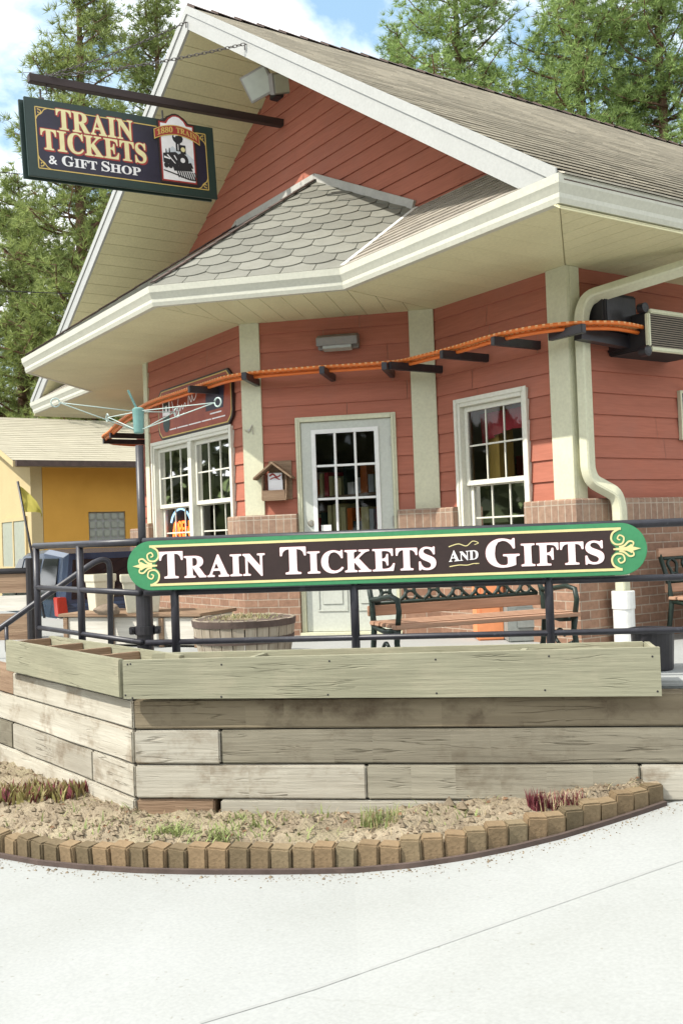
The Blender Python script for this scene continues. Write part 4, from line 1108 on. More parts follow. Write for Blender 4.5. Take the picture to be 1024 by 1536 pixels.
# ------------------------------------------------------------------ pole with wire arms
pD = 6.76
pbse = dep(221, 975, pD); ptop = dep(207, 668, pD)
pole = empty('basket_pole', V((pbse.x, pbse.y, ZD)), 'tall black pole with teal hub and wire arms behind the long sign', 'pole')
ax_ = V((ptop.x, ptop.y, 0)); px0 = V((pbse.x, pbse.y, 0))
cpole = (ax_ + px0) / 2
def PZ(z, dx=0, dy=0): return V((cpole.x, cpole.y, z)) + RH * dx + FH * dy
zt = ptop.z
m = MB(); m.tube([PZ(1.2), PZ(zt)], .0265, 14); m.build('pipe', MT['black'], pole, smooth=True)
m = MB(); m.tube([PZ(ZD), PZ(1.62)], .055, 16); m.build('sleeve', MT['black'], pole, smooth=False)
zk = dep(221, 945, pD).z
m = MB()
m.tube([PZ(zk - .03), PZ(zk + .03)], .068, 14)
for s in (-1, 1): m.box(PZ(zk, s * .085), RH * .035, FH * .05, V((0, 0, .05))); m.tube([PZ(zk, s * .085, -.05), PZ(zk, s * .085, .05)], .012, 8)
m.build('clamp', MT['black'], pole, bevel=.004)
zh0, zh1 = dep(207, 650, pD).z, dep(207, 613, pD).z
m = MB(); m.lathe(PZ(zh0), [(.030, 0), (.034, .01), (.038, (zh1 - zh0) * .8), (.041, (zh1 - zh0)), (.025, (zh1 - zh0) + .01)], 16); hub = m.build('hub', MT['teal'], pole, smooth=False, bevel=.003)
m = MB(); m.bar(PZ(zh1 - .02, -.0), dep(192, 585, pD), .02, .012); m.build('crank', MT['teal'], pole, bevel=.003)
def arm(px, py, D):
    e = dep(px, py, D); a = PZ(zh1 - .015); b = PZ(zh0 + .025); d = (e - a); d.z = 0; d.normalize()
    m = MB(); m.tube([a + d * .03, e], .0036, 6); m.tube([b + d * .03, e], .0036, 6)
    lp = [e + d * (.028 * (1 - math.cos(t))) - V((0, 0, .028 * math.sin(t))) for t in [k * 6.0 / 12 for k in range(13)]]
    m.tube(lp, .005, 6); m.build('wire_arm', MT['tealwire'], pole, smooth=True)
arm(90, 604, 6.6); arm(322, 604, 6.35); arm(163, 638 - 12, 7.4); arm(262, 618, 7.2)

# ------------------------------------------------------------------ hanging sign over the bay
xb = -10.12
b0, b1 = onx(431, 187, xb), onx(43, 117, xb)
beam = empty('sign_beam', b0, 'dark brown beam sticking out from the gable with chains holding the hanging sign', 'beam')
MT['beam'] = mat('dark_brown_beam', (0.052, 0.032, 0.03), (0.03, 0.02, 0.018), scale=(8, 1, 8), rough=.6, bump=.2)
m = MB(); m.bar(V((xb, YG + .05, b0.z)), b1, .085, .085); m.build('beam', MT['beam'], beam, bevel=.006)
MT['chain'] = plain('dark_steel_chain', (0.10, 0.09, 0.085), .5, .6)
def chain(mb, p, q, lk=.055):
    L = (q - p).length; n = int(L / (lk * .72)); d = (q - p).normalized(); a = d.cross(V((0, 0, 1))).normalized(); b = d.cross(a)
    for i in range(n):
        c = p.lerp(q, (i + .5) / n) - V((0, 0, .10 * L / 3 * math.sin(math.pi * (i + .5) / n) * .6)); s = a if i % 2 else b
        mb.tube([c + d * lk * .5 * math.cos(t) + s * .014 * math.sin(t) for t in [k * 2 * math.pi / 8 for k in range(9)]], .0042, 5, caps=False)
for e_ in (ony(367, 66, YR - .05), V((XP, YR - .05, ZP - .14))):
    m = MB(); s_ = b1.lerp(b0, .06) + V((0, 0, .05)); chain(m, s_, e_)
    m.tube([e_ + V((0, .06, 0)), e_, e_ - V((0, 0, .06))], .007, 6); m.build('chain', MT['chain'], beam)
m = MB(); m.tube([b1.lerp(b0, .06) + V((0, 0, .09)), b1.lerp(b0, .06) - V((0, 0, .12))], .009, 8); m.build('eye_bolt', MT['chain'], beam)
xs_ = xb + .03
A, B, C_, D_ = onx(41, 145, xs_), onx(325, 193, xs_), onx(321, 298, xs_), onx(39, 262, xs_)
ux = ((B - A) + (C_ - D_)).normalized(); vz = V((0, 0, 1)) - ux * ux.z; vz.normalize(); nx = ux.cross(vz); nx = nx if nx.x > 0 else -nx
hm = (A + B + C_ + D_) / 4; HWd = ((B - A).length + (C_ - D_).length) / 4; HHt = ((A - D_).length + (B - C_).length) / 4
def HP(x, y, h=0.0): return hm + ux * x + vz * y + nx * h
hs = empty('hanging_sign', HP(0, HHt), 'blue black and green TRAIN TICKETS & GIFT SHOP board hanging under the beam', 'sign')
m = MB(); m.prism([HP(-HWd, -HHt, -.03), HP(HWd, -HHt, -.03), HP(HWd, HHt, -.03), HP(-HWd, HHt, -.03)], nx * .03); m.build('board', MT['dgreen'], hs, bevel=.004)
m = MB(); m.prism([HP(-HWd - .03, -HHt - .005, -.11), HP(HWd - .03, -HHt - .005, -.11), HP(HWd - .03, HHt - .005, -.11), HP(-HWd - .03, HHt - .005, -.11)], nx * .03); m.build('rear_board', MT['dgreen'], hs, bevel=.004)
m = MB()
for sx in (-.82, .45): m.tube([HP(HWd * sx, HHt + .12, -.05), HP(HWd * sx, HHt - .02, -.05)], .010, 8); m.box(HP(HWd * sx, HHt, -.055), ux * .05, vz * .05, nx * .075)
m.build('hanger', MT['chain'], hs)
bx, by = HWd - .105, HHt - .09
m = MB(); shape(m, HP, [(-bx, -by), (bx, -by), (bx, by), (-bx, by)], .0012); m.build('field', MT['navy'], hs)
m = MB(); w = .011
for p, q in (((-bx, -by), (bx, -by)), ((bx, -by), (bx, by)), ((bx, by), (-bx, by)), ((-bx, by), (-bx, -by))):
    stroke(m, HP, [p, q], w, w, .0026, n=1)
for sx in (-1, 1):
    for sy in (-1, 1):
        Q = lambda x, y, h=0.0, sx=sx, sy=sy: HP(sx * (bx - x), sy * (by - y), h)
        stroke(m, Q, [(.0, .13), (.02, .09), (.06, .06), (.09, .02), (.13, .0)], .012, .009, .0030)
        stroke(m, Q, [(.02, .02), (.05, .03), (.055, .055), (.03, .06), (.03, .04)], .012, .007, .0034)
m.build('gold_border', MT['gold'], hs)
def hx(px, py): p = onp(px, py, hm, nx); return (p - hm).dot(ux), (p - hm).dot(vz)
for wd, l, rr_, bpx, tpx in (('TRAIN', (86, 0), (200, 0), ((90, 194.), (195, 210.)), (88, 163)), ('TICKETS', (63, 0), (220, 0), ((66, 223), (215, 245)), (66, 193))):
    xa, ya = hx(l[0], bpx[0][1]); xb_, yb2 = hx(rr_[0], bpx[1][1])
    mO, mP = MB(), MB(); y0 = (hx(*bpx[0])[1] + hx(*bpx[1])[1]) / 2; hgt = .205
    put_text(mO, wd, HP, xa, xb_, y0, hgt, 1.0, 0, .0016, .014, track=.06)
    put_text(mO, wd, lambda x, y, h=0.0: HP(x + .012, y - .012, h), xa, xb_, y0, hgt, 1.0, 0, .0028, .008, track=.06)
    put_text(mP, wd, HP, xa, xb_, y0, hgt, 1.0, 0, .0044, .004, track=.06)
    mO.build('letter_outline', MT['redp'], hs, fixn=False); mP.build('lettering', MT['pale'], hs, fixn=False)
xa, y_ = hx(74, 246); xb_, y2 = hx(211, 262)
yb_ = (hx(78, 247)[1] + hx(205, 262)[1]) / 2
mS = MB(); put_text(mS, '&', HP, hx(74, 0 + 246)[0], hx(86, 246)[0], yb_, .085, 1.0, 0, .0024, .002)
mS.build('lettering', MT['signwhite'], hs, fixn=False); mS = MB(); put_text(mS, 'GIFT', HP, hx(94, 250)[0], hx(146, 250)[0], yb_, .10, .85, 0, .0024, .002)
mS.build('lettering', MT['signwhite'], hs, fixn=False); mS = MB(); put_text(mS, 'SHOP', HP, hx(153, 255)[0], hx(211, 255)[0], yb_, .10, .85, 0, .0024, .002)
mS.build('lettering', MT['signwhite'], hs, fixn=False)
# emblem: arched panel with a steam engine under an 1880 TRAIN ribbon
ex0, ey0 = hx(266, 225)
def EP(x, y, h=0.0): return HP(ex0 + x, ey0 + y, h + .012)
pw, ph0, ph1 = .19, -.345, .30
def archp(g): return [(-pw - g, ph0 - g), (pw + g, ph0 - g), (pw + g, ph1 - .03 + g), (pw * .62 + g, ph1 - .03 + g), (pw * .45 + g * .5, ph1 + .02 + g), (pw * .2, ph1 + .055 + g), (0, ph1 + .062 + g), (-pw * .2, ph1 + .055 + g), (-pw * .45 - g * .5, ph1 + .02 + g), (-pw * .62 - g, ph1 - .03 + g), (-pw - g, ph1 - .03 + g)]
m = MB(); m.prism([EP(x, y, -.012) for x, y in archp(.035)], nx * .010); m.build('emblem_edge', MT['brown'], hs)
m = MB(); m.prism([EP(x, y, -.002) for x, y in archp(.016)], nx * .003); m.build('emblem_edge', MT['redp'], hs)
m = MB(); shape(m, EP, archp(0), .0022); em = m.build('emblem_panel', MT['signwhite'], hs)
m = MB(); shape(m, EP, [(-pw, -.08), (-.12, -.02), (-.06, .03), (-.02, .0), (.05, .02), (.12, -.04), (pw, -.09), (pw, -.15), (-pw, -.15)], .003)
m.build('mountains', MT['skyblue'], em)
m = MB(); H_ = .0042
# chimney, lamp, boiler, cylinders, pilot
shape(m, EP, [(-.045, .165), (-.06, .13), (-.05, .095), (-.022, .07), (-.022, -.02), (.03, -.02), (.03, .07), (.058, .09), (.07, .125), (.055, .16), (.01, .18)], H_)
shape(m, EP, [(.03, .055), (.095, .055), (.095, -.045), (.03, -.045)], H_ + .0002)
shape(m, EP, arc(.045, -.115, .075, 0, 360, 24)[:-1], H_ + .0004)
shape(m, EP, [(-.18, -.06), (-.03, -.03), (.0, -.05), (.0, -.20), (-.18, -.16)], H_ + .0003)
for q in ((-.15, -.04), (-.11, -.025)): shape(m, EP, [(q[0], q[1] - .03), (q[0] + .018, q[1] - .03), (q[0] + .014, q[1] + .03), (q[0] + .004, q[1] + .03)], H_ + .0005)
shape(m, EP, [(-.08, -.17), (.15, -.19), (.165, -.225), (-.06, -.24)], H_ + .0006)
shape(m, EP, [(.02, -.16), (.15, -.13), (.175, -.19), (.02, -.2)], H_ + .0007)
for i in range(9):
    x = -.03 + i * .026; shape(m, EP, [(x, -.235), (x + .015, -.235), (x + .034 + i * .002, -.305 - .002 * i), (x + .018 + i * .002, -.305 - .002 * i)], H_ + .0008)
stroke(m, EP, [(-.185, -.245), (-.05, -.275), (.1, -.315), (.2, -.32)], .012, .016, H_ + .0009)
for x in (-.15, -.1): shape(m, EP, [(x + .028 * math.cos(k), -.19 + .03 * math.sin(k)) for k in [j * .6283 for j in range(10)]], H_ + .001)
m.build('engine_drawing', MT['blackmatte'], em)
m = MB(); shape(m, EP, arc(.062, .005, .026, 0, 360, 18)[:-1], H_ + .0016)
m.build('engine_lamp', MT['pale'], em)
m = MB(); shape(m, EP, arc(.05, -.115, .028, 0, 360, 14)[:-1], H_ + .0018); stroke(m, EP, [(-.035, .135), (-.02, .155), (.01, .155)], .022, .01, H_ + .0017)
stroke(m, EP, [(-.13, -.07), (-.07, -.13), (-.04, -.16)], .014, .008, H_ + .0017); stroke(m, EP, [(-.05, -.07), (-.02, -.12)], .014, .008, H_ + .0017); stroke(m, EP, [(.004, .06), (.004, -.01)], .009, .009, H_ + .0017)
stroke(m, EP, [(-.17, -.10), (-.1, -.115)], .022, .012, H_ + .0017)
m.build('engine_highlight', MT['signwhite'], em)
def rib(x, y): return x, y - (x * x) * 1.05
rw, r0, r1 = .262, .165, .255
def ribpoly(g): return [rib(-rw - g + (2 * rw + 2 * g) * k / 16, r0 - g) for k in range(17)] + [rib(rw + g - (2 * rw + 2 * g) * k / 16, r1 + g) for k in range(17)]
m = MB(); m.prism([EP(x, y, .004) for x, y in ribpoly(.010)], nx * .004); m.build('ribbon_edge', MT['gold'], hs)
m = MB(); shape(m, EP, ribpoly(0), .0092); m.build('ribbon', MT['redp'], hs)
m = MB(); put_text(m, '1880', EP, -.235, -.05, r0 + .017, .058, 1, 0, .0105, .0015, warp=rib, track=.06); put_text(m, 'TRAIN', EP, -.005, .24, r0 + .017, .058, 1, 0, .0105, .0015, warp=rib, track=.06)
m.build('ribbon_lettering', MT['gold'], hs, fixn=False)

# ------------------------------------------------------------------ fittings on the building
MT['lens'] = plain('frosted_lens', (0.40, 0.42, 0.37), .25)
MT['grey'] = plain('grey_metal', (0.26, 0.24, 0.22), .5, .3)
fl = empty('flood_light', ony(418, 140, YG - .05), 'pair of square flood lights under the peak of the gable', 'flood light')
fb = wloc(fl)
m = MB(); m.abox(fb.x - .10, fb.x + .06, YG - .12, YG + .02, fb.z - .06, fb.z + .08); m.tube([fb + V((-.02, -.05, 0)), fb + V((-.08, -.2, -.02))], .02, 8); m.tube([fb + V((.02, -.05, 0)), fb + V((.1, -.16, .02))], .02, 8); m.build('mount', MT['black'], fl, bevel=.006)
for px, py, D, aim, sz in ((387, 126, 10.35, V((.62, -.62, -.42)), .40), (422, 125, 10.35, V((.95, .25, -.25)), .30)):
    c = dep(px, py, D); n_ = aim.normalized(); a = n_.cross(V((0, 0, 1))).normalized(); a = (a * math.cos(.35) + n_.cross(a) * math.sin(.35)); b = n_.cross(a)
    m = MB(); m.prism([c + a * sz * .38 + b * sz * .34, c - a * sz * .38 + b * sz * .34, c - a * sz * .38 - b * sz * .34, c + a * sz * .38 - b * sz * .34], -n_ * .07)
    k0 = c - n_ * .07; m.prism([k0 + a * sz * .3 + b * sz * .25, k0 - a * sz * .3 + b * sz * .25, k0 - a * sz * .3 - b * sz * .25, k0 + a * sz * .3 - b * sz * .25], -n_ * .06)
    hd = m.build('lamp_head', MT['grey'], fl, bevel=.006)
    m = MB(); m.prism([c + n_ * .002 + a * sz * .33 + b * sz * .29, c + n_ * .002 - a * sz * .33 + b * sz * .29, c + n_ * .002 - a * sz * .33 - b * sz * .29, c + n_ * .002 + a * sz * .33 - b * sz * .29], n_ * .006); m.build('lens', MT['lens'], hd)
# light above the door
c = onp(509, 517, P3(K2, U45, 0, 0, .02), N45); ud = V((U45.x, U45.y, 0))
dl = empty('door_light', c, 'rectangular bronze light fixture over the grey door', 'wall light')
m = MB(); m.prism([c - ud * .2 + V((0, 0, -.05)), c + ud * .2 + V((0, 0, -.05)), c + ud * .2 + V((0, 0, .09)), c - ud * .2 + V((0, 0, .09))], N45 * .07)
m.prism([c + N45 * .07 - ud * .2 + V((0, 0, -.02)), c + N45 * .07 - ud * .2 + V((0, 0, .09)), c + N45 * .15 - ud * .2 + V((0, 0, .05)), c + N45 * .15 - ud * .2 + V((0, 0, -.03))], ud * .4); m.build('housing', MT['grey'], dl, bevel=.006)
m = MB(); m.prism([c + N45 * .065 - ud * .14 + V((0, 0, -.075)), c + N45 * .14 - ud * .14 + V((0, 0, -.055)), c + N45 * .14 - ud * .14 + V((0, 0, -.02)), c + N45 * .065 - ud * .14 + V((0, 0, -.02))], ud * .28); m.build('lens', MT['lens'], dl, bevel=.004)
# hook on the board
c = onp(374, 645, P3(K2, U45, 0, 0, .045), N45); m = MB(); m.tube([c + V((0, 0, .05)) + ud * .03, c - ud * .01 - V((0, 0, .03)), c - ud * .045 + V((0, 0, .005))], .0045, 6); m.tube([c + V((0, 0, .05)) + ud * .03, c + ud * .035 - V((0, 0, .045))], .0035, 6); m.tube([c - N45 * .01, c + N45 * .01], .012, 8)
tag(m.build('wall_hook', MT['brass'], loc=c), 'small bent wire hook on the cream board left of the door', 'hook')
# leaflet box with a little roof
c = onp(414, 722, P3(K2, U45, 0, 0, .03), N45)
lb = empty('leaflet_box', c, 'brown wooden leaflet holder with a little pitched roof left of the door', 'leaflet box')
def LB(x, z, o): return c + ud * x + V((0, 0, z)) + N45 * o
m = MB(); m.prism([LB(-.07, -.18, -.02), LB(.16, -.18, -.02), LB(.16, .20, -.02), LB(-.07, .20, -.02)], N45 * .022); m.build('back_board', MT['wood_brown'], lb)
m = MB(); m.prism([LB(-.12, -.19, .003), LB(.12, -.19, .003), LB(.12, -.19, .10), LB(-.12, -.19, .10)], V((0, 0, .015)))
for s in (-1, 1): m.prism([LB(s * .112, -.18, .003), LB(s * .112, .06, .003), LB(s * .112, .06, .07), LB(s * .112, -.18, .10)], ud * (s * .012))
m.prism([LB(-.11, -.175, .088), LB(.11, -.175, .088), LB(.11, -.09, .088), LB(-.11, -.09, .088)], N45 * .01); m.build('box', MT['wood_brown'], lb)
m = MB()
for s in (-1, 1): m.prism([LB(0, .185, .0), LB(s * .19, .035, .0), LB(s * .19, .015, .0), LB(0, .163, .0)], N45 * .15)
m.build('roof', MT['wood_brown'], lb)
for k in range(2):
    m = MB(); m.prism([LB(-.07 + k * .01, -.16, .03 + k * .02), LB(.07 + k * .01, -.16, .03 + k * .02), LB(.07 + k * .01, .08 - k * .07, .03 + k * .02), LB(-.07 + k * .01, .08 - k * .07, .03 + k * .02)], N45 * .006)
    o = m.build('leaflets', MT['signwhite']); tag(o, ('taller' if k == 0 else 'shorter') + ' white leaflets standing in the little wooden box', 'leaflets')
    if k == 0:
        m = MB(); Q = lambda x, y, h=0.0: LB(x, y, .0365 + h)
        stroke(m, Q, [(-.055, .05), (-.02, .07), (.02, .04), (.06, .06)], .02, .012, 0); stroke(m, Q, [(-.05, .02), (.0, .035), (.05, .01)], .012, .012, .0002)
        m.build('print', MT['redp'], o)

# red plaque over the bay window
yq = K2.y - .05
q = [ony(*p, yq) for p in ((237, 612), (347, 556), (349, 626), (243, 657))]
pqx0, pqx1 = q[0].x, q[1].x; zq1, zq0 = 3.44, 2.875
plaque = empty('wall_plaque', V(((pqx0 + pqx1) / 2, yq, zq0)), 'red wall plaque with pale script over the double window', 'sign')
pm = V(((pqx0 + pqx1) / 2, yq, (zq0 + zq1) / 2)); pw_, ph_ = (pqx1 - pqx0) / 2, (zq1 - zq0) / 2
def QP(x, y, h=0.0): return pm + V((x, -h, y))
def notch(g, hgt=0): return [(-pw_ + g + .09, -ph_ + g), (pw_ - g - .09, -ph_ + g), (pw_ - g - .02, -ph_ + g + .06), (pw_ - g, -ph_ + g + .12), (pw_ - g, ph_ - g - .08), (pw_ - g - .09, ph_ - g), (-pw_ + g + .09, ph_ - g), (-pw_ + g, ph_ - g - .08), (-pw_ + g, -ph_ + g + .12), (-pw_ + g + .02, -ph_ + g + .06)]
m = MB(); m.prism([QP(x, y, -.025) for x, y in notch(0)], V((0, -.025, 0))); m.build('board', MT['brown'], plaque)
MT['plaquered'] = mat('plaque_red', (0.36, 0.075, 0.03), (0.22, 0.035, 0.02), scale=5, rough=.4, bump=0)
m = MB(); shape(m, QP, notch(.018), .0014); m.build('gold_edge', MT['gold'], plaque)
m = MB(); shape(m, QP, notch(.03), .0026); m.build('field', MT['plaquered'], plaque)
m = MB(); shape(m, QP, [(.32, -.10), (.72, -.10), (.78, .22), (.34, .22)], .0036); m.build('dark_picture', MT['navy'], plaque)
m = MB(); shape(m, QP, [(-.78, -.02), (-.58, -.02), (-.58, .2), (-.78, .2)], .0038)
stroke(m, QP, [(-.52, .12), (-.44, -.06), (-.34, .14)], .018, .012, .0039)
stroke(m, QP, [(-.38, .0), (-.33, .05), (-.31, -.01), (-.26, .05), (-.24, .0), (-.18, .06), (-.16, .01)], .014, .012, .0040)
stroke(m, QP, [(-.10, .02), (-.08, .12), (-.02, .05), (0, .12), (.04, .06), (.10, .1), (.12, .18), (.2, .14), (.26, .2)], .016, .012, .0041)
stroke(m, QP, [(-.40, -.07), (-.2, -.05)], .014, .014, .0040)
for a, b in ((-.60, -.42), (-.40, -.12), (-.10, .2), (.22, .44), (.46, .76)): stroke(m, QP, [(a, -.19), (b, -.19)], .013, .013, .0039, n=1)
stroke(m, QP, [(.42, -.135), (.68, -.135)], .014, .014, .0039, n=1); m.build('script', MT['signwhite'], plaque)
m = MB(); shape(m, QP, arc(-.68, -.12, .09, 180, 360, 10) + [(-.59, -.03), (-.77, -.03)], .0042); shape(m, QP, [(-.75, .02), (-.71, .02), (-.71, .09), (-.65, .09), (-.65, .02), (-.61, .02), (-.61, .18), (-.65, .18), (-.65, .13), (-.71, .13), (-.71, .18), (-.75, .18)], .0046); m.build('shield', MT['dgreen'], plaque)

# orange model railway running round the walls on brackets
zt_ = 1.60 + EYE
tp = [(166, 640), (185, 632), (207, 617), (232, 603), (270, 590), (310, 577), (345, 566), (385, 560), (430, 556), (480, 552), (540, 548), (600, 543), (640, 534), (690, 521), (740, 506), (790, 495), (840, 488), (885, 486), (925, 487), (962, 494)]
tw = [onz(x, y, zt_) for x, y in tp]
lo = onz(205, 655, zt_); tw = [V((-14.7, 9.0, zt_)), V((-15.15, 7.2, zt_)), V((-15.1, 5.95, zt_)), V((-14.4, 5.45, zt_)), V((-13.6, 5.25, zt_))] + [p for p in tw[1:]]
def spline(P, n=6):
    out = []
    for i in range(len(P) - 1):
        p0, p1, p2, p3 = P[max(i - 1, 0)], P[i], P[i + 1], P[min(i + 2, len(P) - 1)]
        for k in range(n):
            t = k / n; out.append((p1 * 2 + (p2 - p0) * t + (p0 * 2 - p1 * 5 + p2 * 4 - p3) * t * t + (p1 * 3 - p0 - p2 * 3 + p3) * t ** 3) * .5)
    return out + [P[-1]]
tw = resample(spline(tw), .055)
track = empty('model_railway', tw[len(tw) // 2], 'orange model railway track curving round the front walls on dark brackets', 'model railway')
hd_ = [((tw[min(i + 1, len(tw) - 1)] - tw[max(i - 1, 0)])) for i in range(len(tw))]
m = MB()
for s in (-1, 1):
    m.tube([p + V((-d.y, d.x, 0)).normalized() * s * .05 for p, d in zip(tw, hd_)], .017, 6)
m.build('rail', MT['orange'], track, smooth=True)
m = MB(); m.tube([p - V((0, 0, .035)) for p in tw], .02, 6, flat=.8); m.build('deck', MT['orange'], track, smooth=True)
m = MB()
for p, d in zip(tw, hd_):
    d = d.normalized(); a = V((-d.y, d.x, 0)); m.box(p + V((0, 0, .004)), a * .13, d * .022, V((0, 0, .018)))
tb = m.build('sleepers', MT['orangepale'], track)
def bracket(px, py, inward, L, drop=.05):
    p = onz(px, py, zt_ - .06); q = p + inward * L
    m = MB(); m.bar(p - inward * .05, q, .05, .07); m.build('bracket', MT['black'], track, bevel=.004)
iF, iC, iS = V((0, 1, 0)), V((-U45.x, U45.y, 0)), V((-1, 0, 0))
def reach(px, py, P0, inward):   # to the wall
    p = onz(px, py, zt_ - .06); return max(.1, (V((P0.x, P0.y, 0)) - V((p.x, p.y, 0))).dot(inward) + .0)
for px, py in ((590, 549),): bracket(px, py, iF, reach(px, py, K1, iF))
for px, py in ((668, 532), (745, 512)): bracket(px, py, iF, reach(px, py, K1, iF))
for px, py in ((484, 556), (577, 550), (368, 565)): bracket(px, py, iC, reach(px, py, K2, iC))
for px, py in ((290, 584), ): bracket(px, py, iF, reach(px, py, K3, iF))
bracket(868, 494, iS, reach(868, 494, K, iS))
for (x, y_) in ((-13.6, 5.25), (-14.4, 5.45)): 
    m = MB(); p = V((x, y_, zt_ - .06)); m.bar(p - iF * .05, V((x, YG, zt_ - .06)), .05, .07); m.build('bracket', MT['black'], track)
for (x, y_) in ((-15.12, 6.5), (-15.1, 7.6)):
    m = MB(); p = V((x, y_, zt_ - .07)); m.bar(p - V((.06, 0, 0)), V((K5.x, y_, zt_ - .07)), .05, .07); m.build('bracket', MT['black'], track)

# black box and air conditioner on the side wall
a, b = onx(903, 440, K.x), onx(957, 500, K.x)
sp = empty('wall_speaker', V((K.x, (a.y + b.y) / 2, b.z)), 'black box mounted on the side wall under the downspout', 'speaker')
y0_, y1_ = onx(905, 470, K.x + .25).y, onx(955, 470, K.x + .25).y; z1_, z0_ = onx(930, 441, K.x + .25).z, onx(930, 498, K.x + .25).z
m = MB(); m.abox(K.x + .04, K.x + .25, y0_, y1_, z0_, z1_); m.build('case', MT['blackmatte'], sp, bevel=.015)
m = MB(); m.abox(K.x + .2505, K.x + .258, y0_ + .03, y1_ - .03, z0_ + .03, z1_ - .03); m.build('grille', MT['black'], sp)
m = MB(); m.bar(onx(866, 500, K.x + .2), V((K.x + .2, y1_ + .1, onx(940, 516, K.x + .2).z)), .08, .10); m.abox(K.x, K.x + .2, y1_ - .1, y1_ - .02, z0_ - .12, z0_ - .02); m.build('arm', MT['black'], sp)
xo = K.x + .42
a, b, c_ = onx(966, 463, xo), onx(966, 526, xo), onx(1100, 500, xo)
ac = empty('air_conditioner', V((K.x + .2, a.y + .3, b.z)), 'window air conditioner with a louvred face sticking out of the side wall', 'air conditioner')
AW = .78; z1_, z0_ = a.z, b.z
m = MB(); m.abox(K.x + .01, xo, a.y + .02, a.y + AW - .02, z0_ + .02, z1_ - .02); m.build('case', MT['blackmatte'], ac, bevel=.01)
m = MB(); t = .035
for q in ((a.y, a.y + t, z0_ + t, z1_ - t), (a.y + AW - t, a.y + AW, z0_ + t, z1_ - t), (a.y + t, a.y + AW - t, z1_ - t, z1_), (a.y + t, a.y + AW - t, z0_, z0_ + t)):
    m.abox(xo - .01, xo + .03, q[0], q[1], q[2], q[3])
m.build('front_frame', MT['trim'], ac, bevel=.008)
m = MB(); nl = 15
for k in range(nl):
    z = z0_ + t + (z1_ - z0_ - 2 * t) * (k + .5) / nl; m.prism([(xo + .002, a.y + t, z - .004), (xo + .002, a.y + t, z + .006), (xo + .022, a.y + t, z + .000), (xo + .022, a.y + t, z - .008)], (0, AW - 2 * t, 0))
MT['louvre'] = plain('grey_brown_louvre', (0.24, 0.20, 0.15), .5)
m.build('louvres', MT['louvre'], ac)
m = MB(); disc(m, (xo - .0, a.y + .0, z0_), (1, 0, 0), [(.045, -.05), (.045, .02), (.03, .03), (.001, .031)], 12); m.build('corner_knob', MT['black'], ac); m = MB(); disc(m, (xo, a.y, z1_ + .01), (1, 0, 0), [(.04, -.05), (.04, .01), (.001, .015)], 12); m.build('corner_knob', MT['black'], ac)
# framed board at the right edge
a, b = onx(1016, 586, K.x + .03), onx(1021, 660, K.x + .03)
fb_ = empty('framed_notice', V((K.x + .03, a.y + .3, b.z)), 'dark notice in a pale frame on the side wall below the air conditioner', 'notice board')
m = MB(); t = .022; W_ = .6
for q in ((a.y, a.y + t, b.z + t, a.z - t), (a.y + W_ - t, a.y + W_, b.z + t, a.z - t), (a.y, a.y + W_, a.z - t, a.z), (a.y, a.y + W_, b.z, b.z + t)): m.abox(K.x + .02, K.x + .055, *q)
m.build('frame', MT['trim'], fb_)
m = MB(); m.abox(K.x + .02, K.x + .04, a.y + t, a.y + W_ - t, b.z + t, a.z - t); m.build('panel', MT['navy'], fb_)
m = MB()
for k in range(7):
    z = a.z - .06 - k * (a.z - b.z - .1) / 7; m.abox(K.x + .0402, K.x + .042, a.y + .05, a.y + .05 + rnd.uniform(.1, .4), z - .018, z)
m.build('print', MT['skyblue'], fb_)
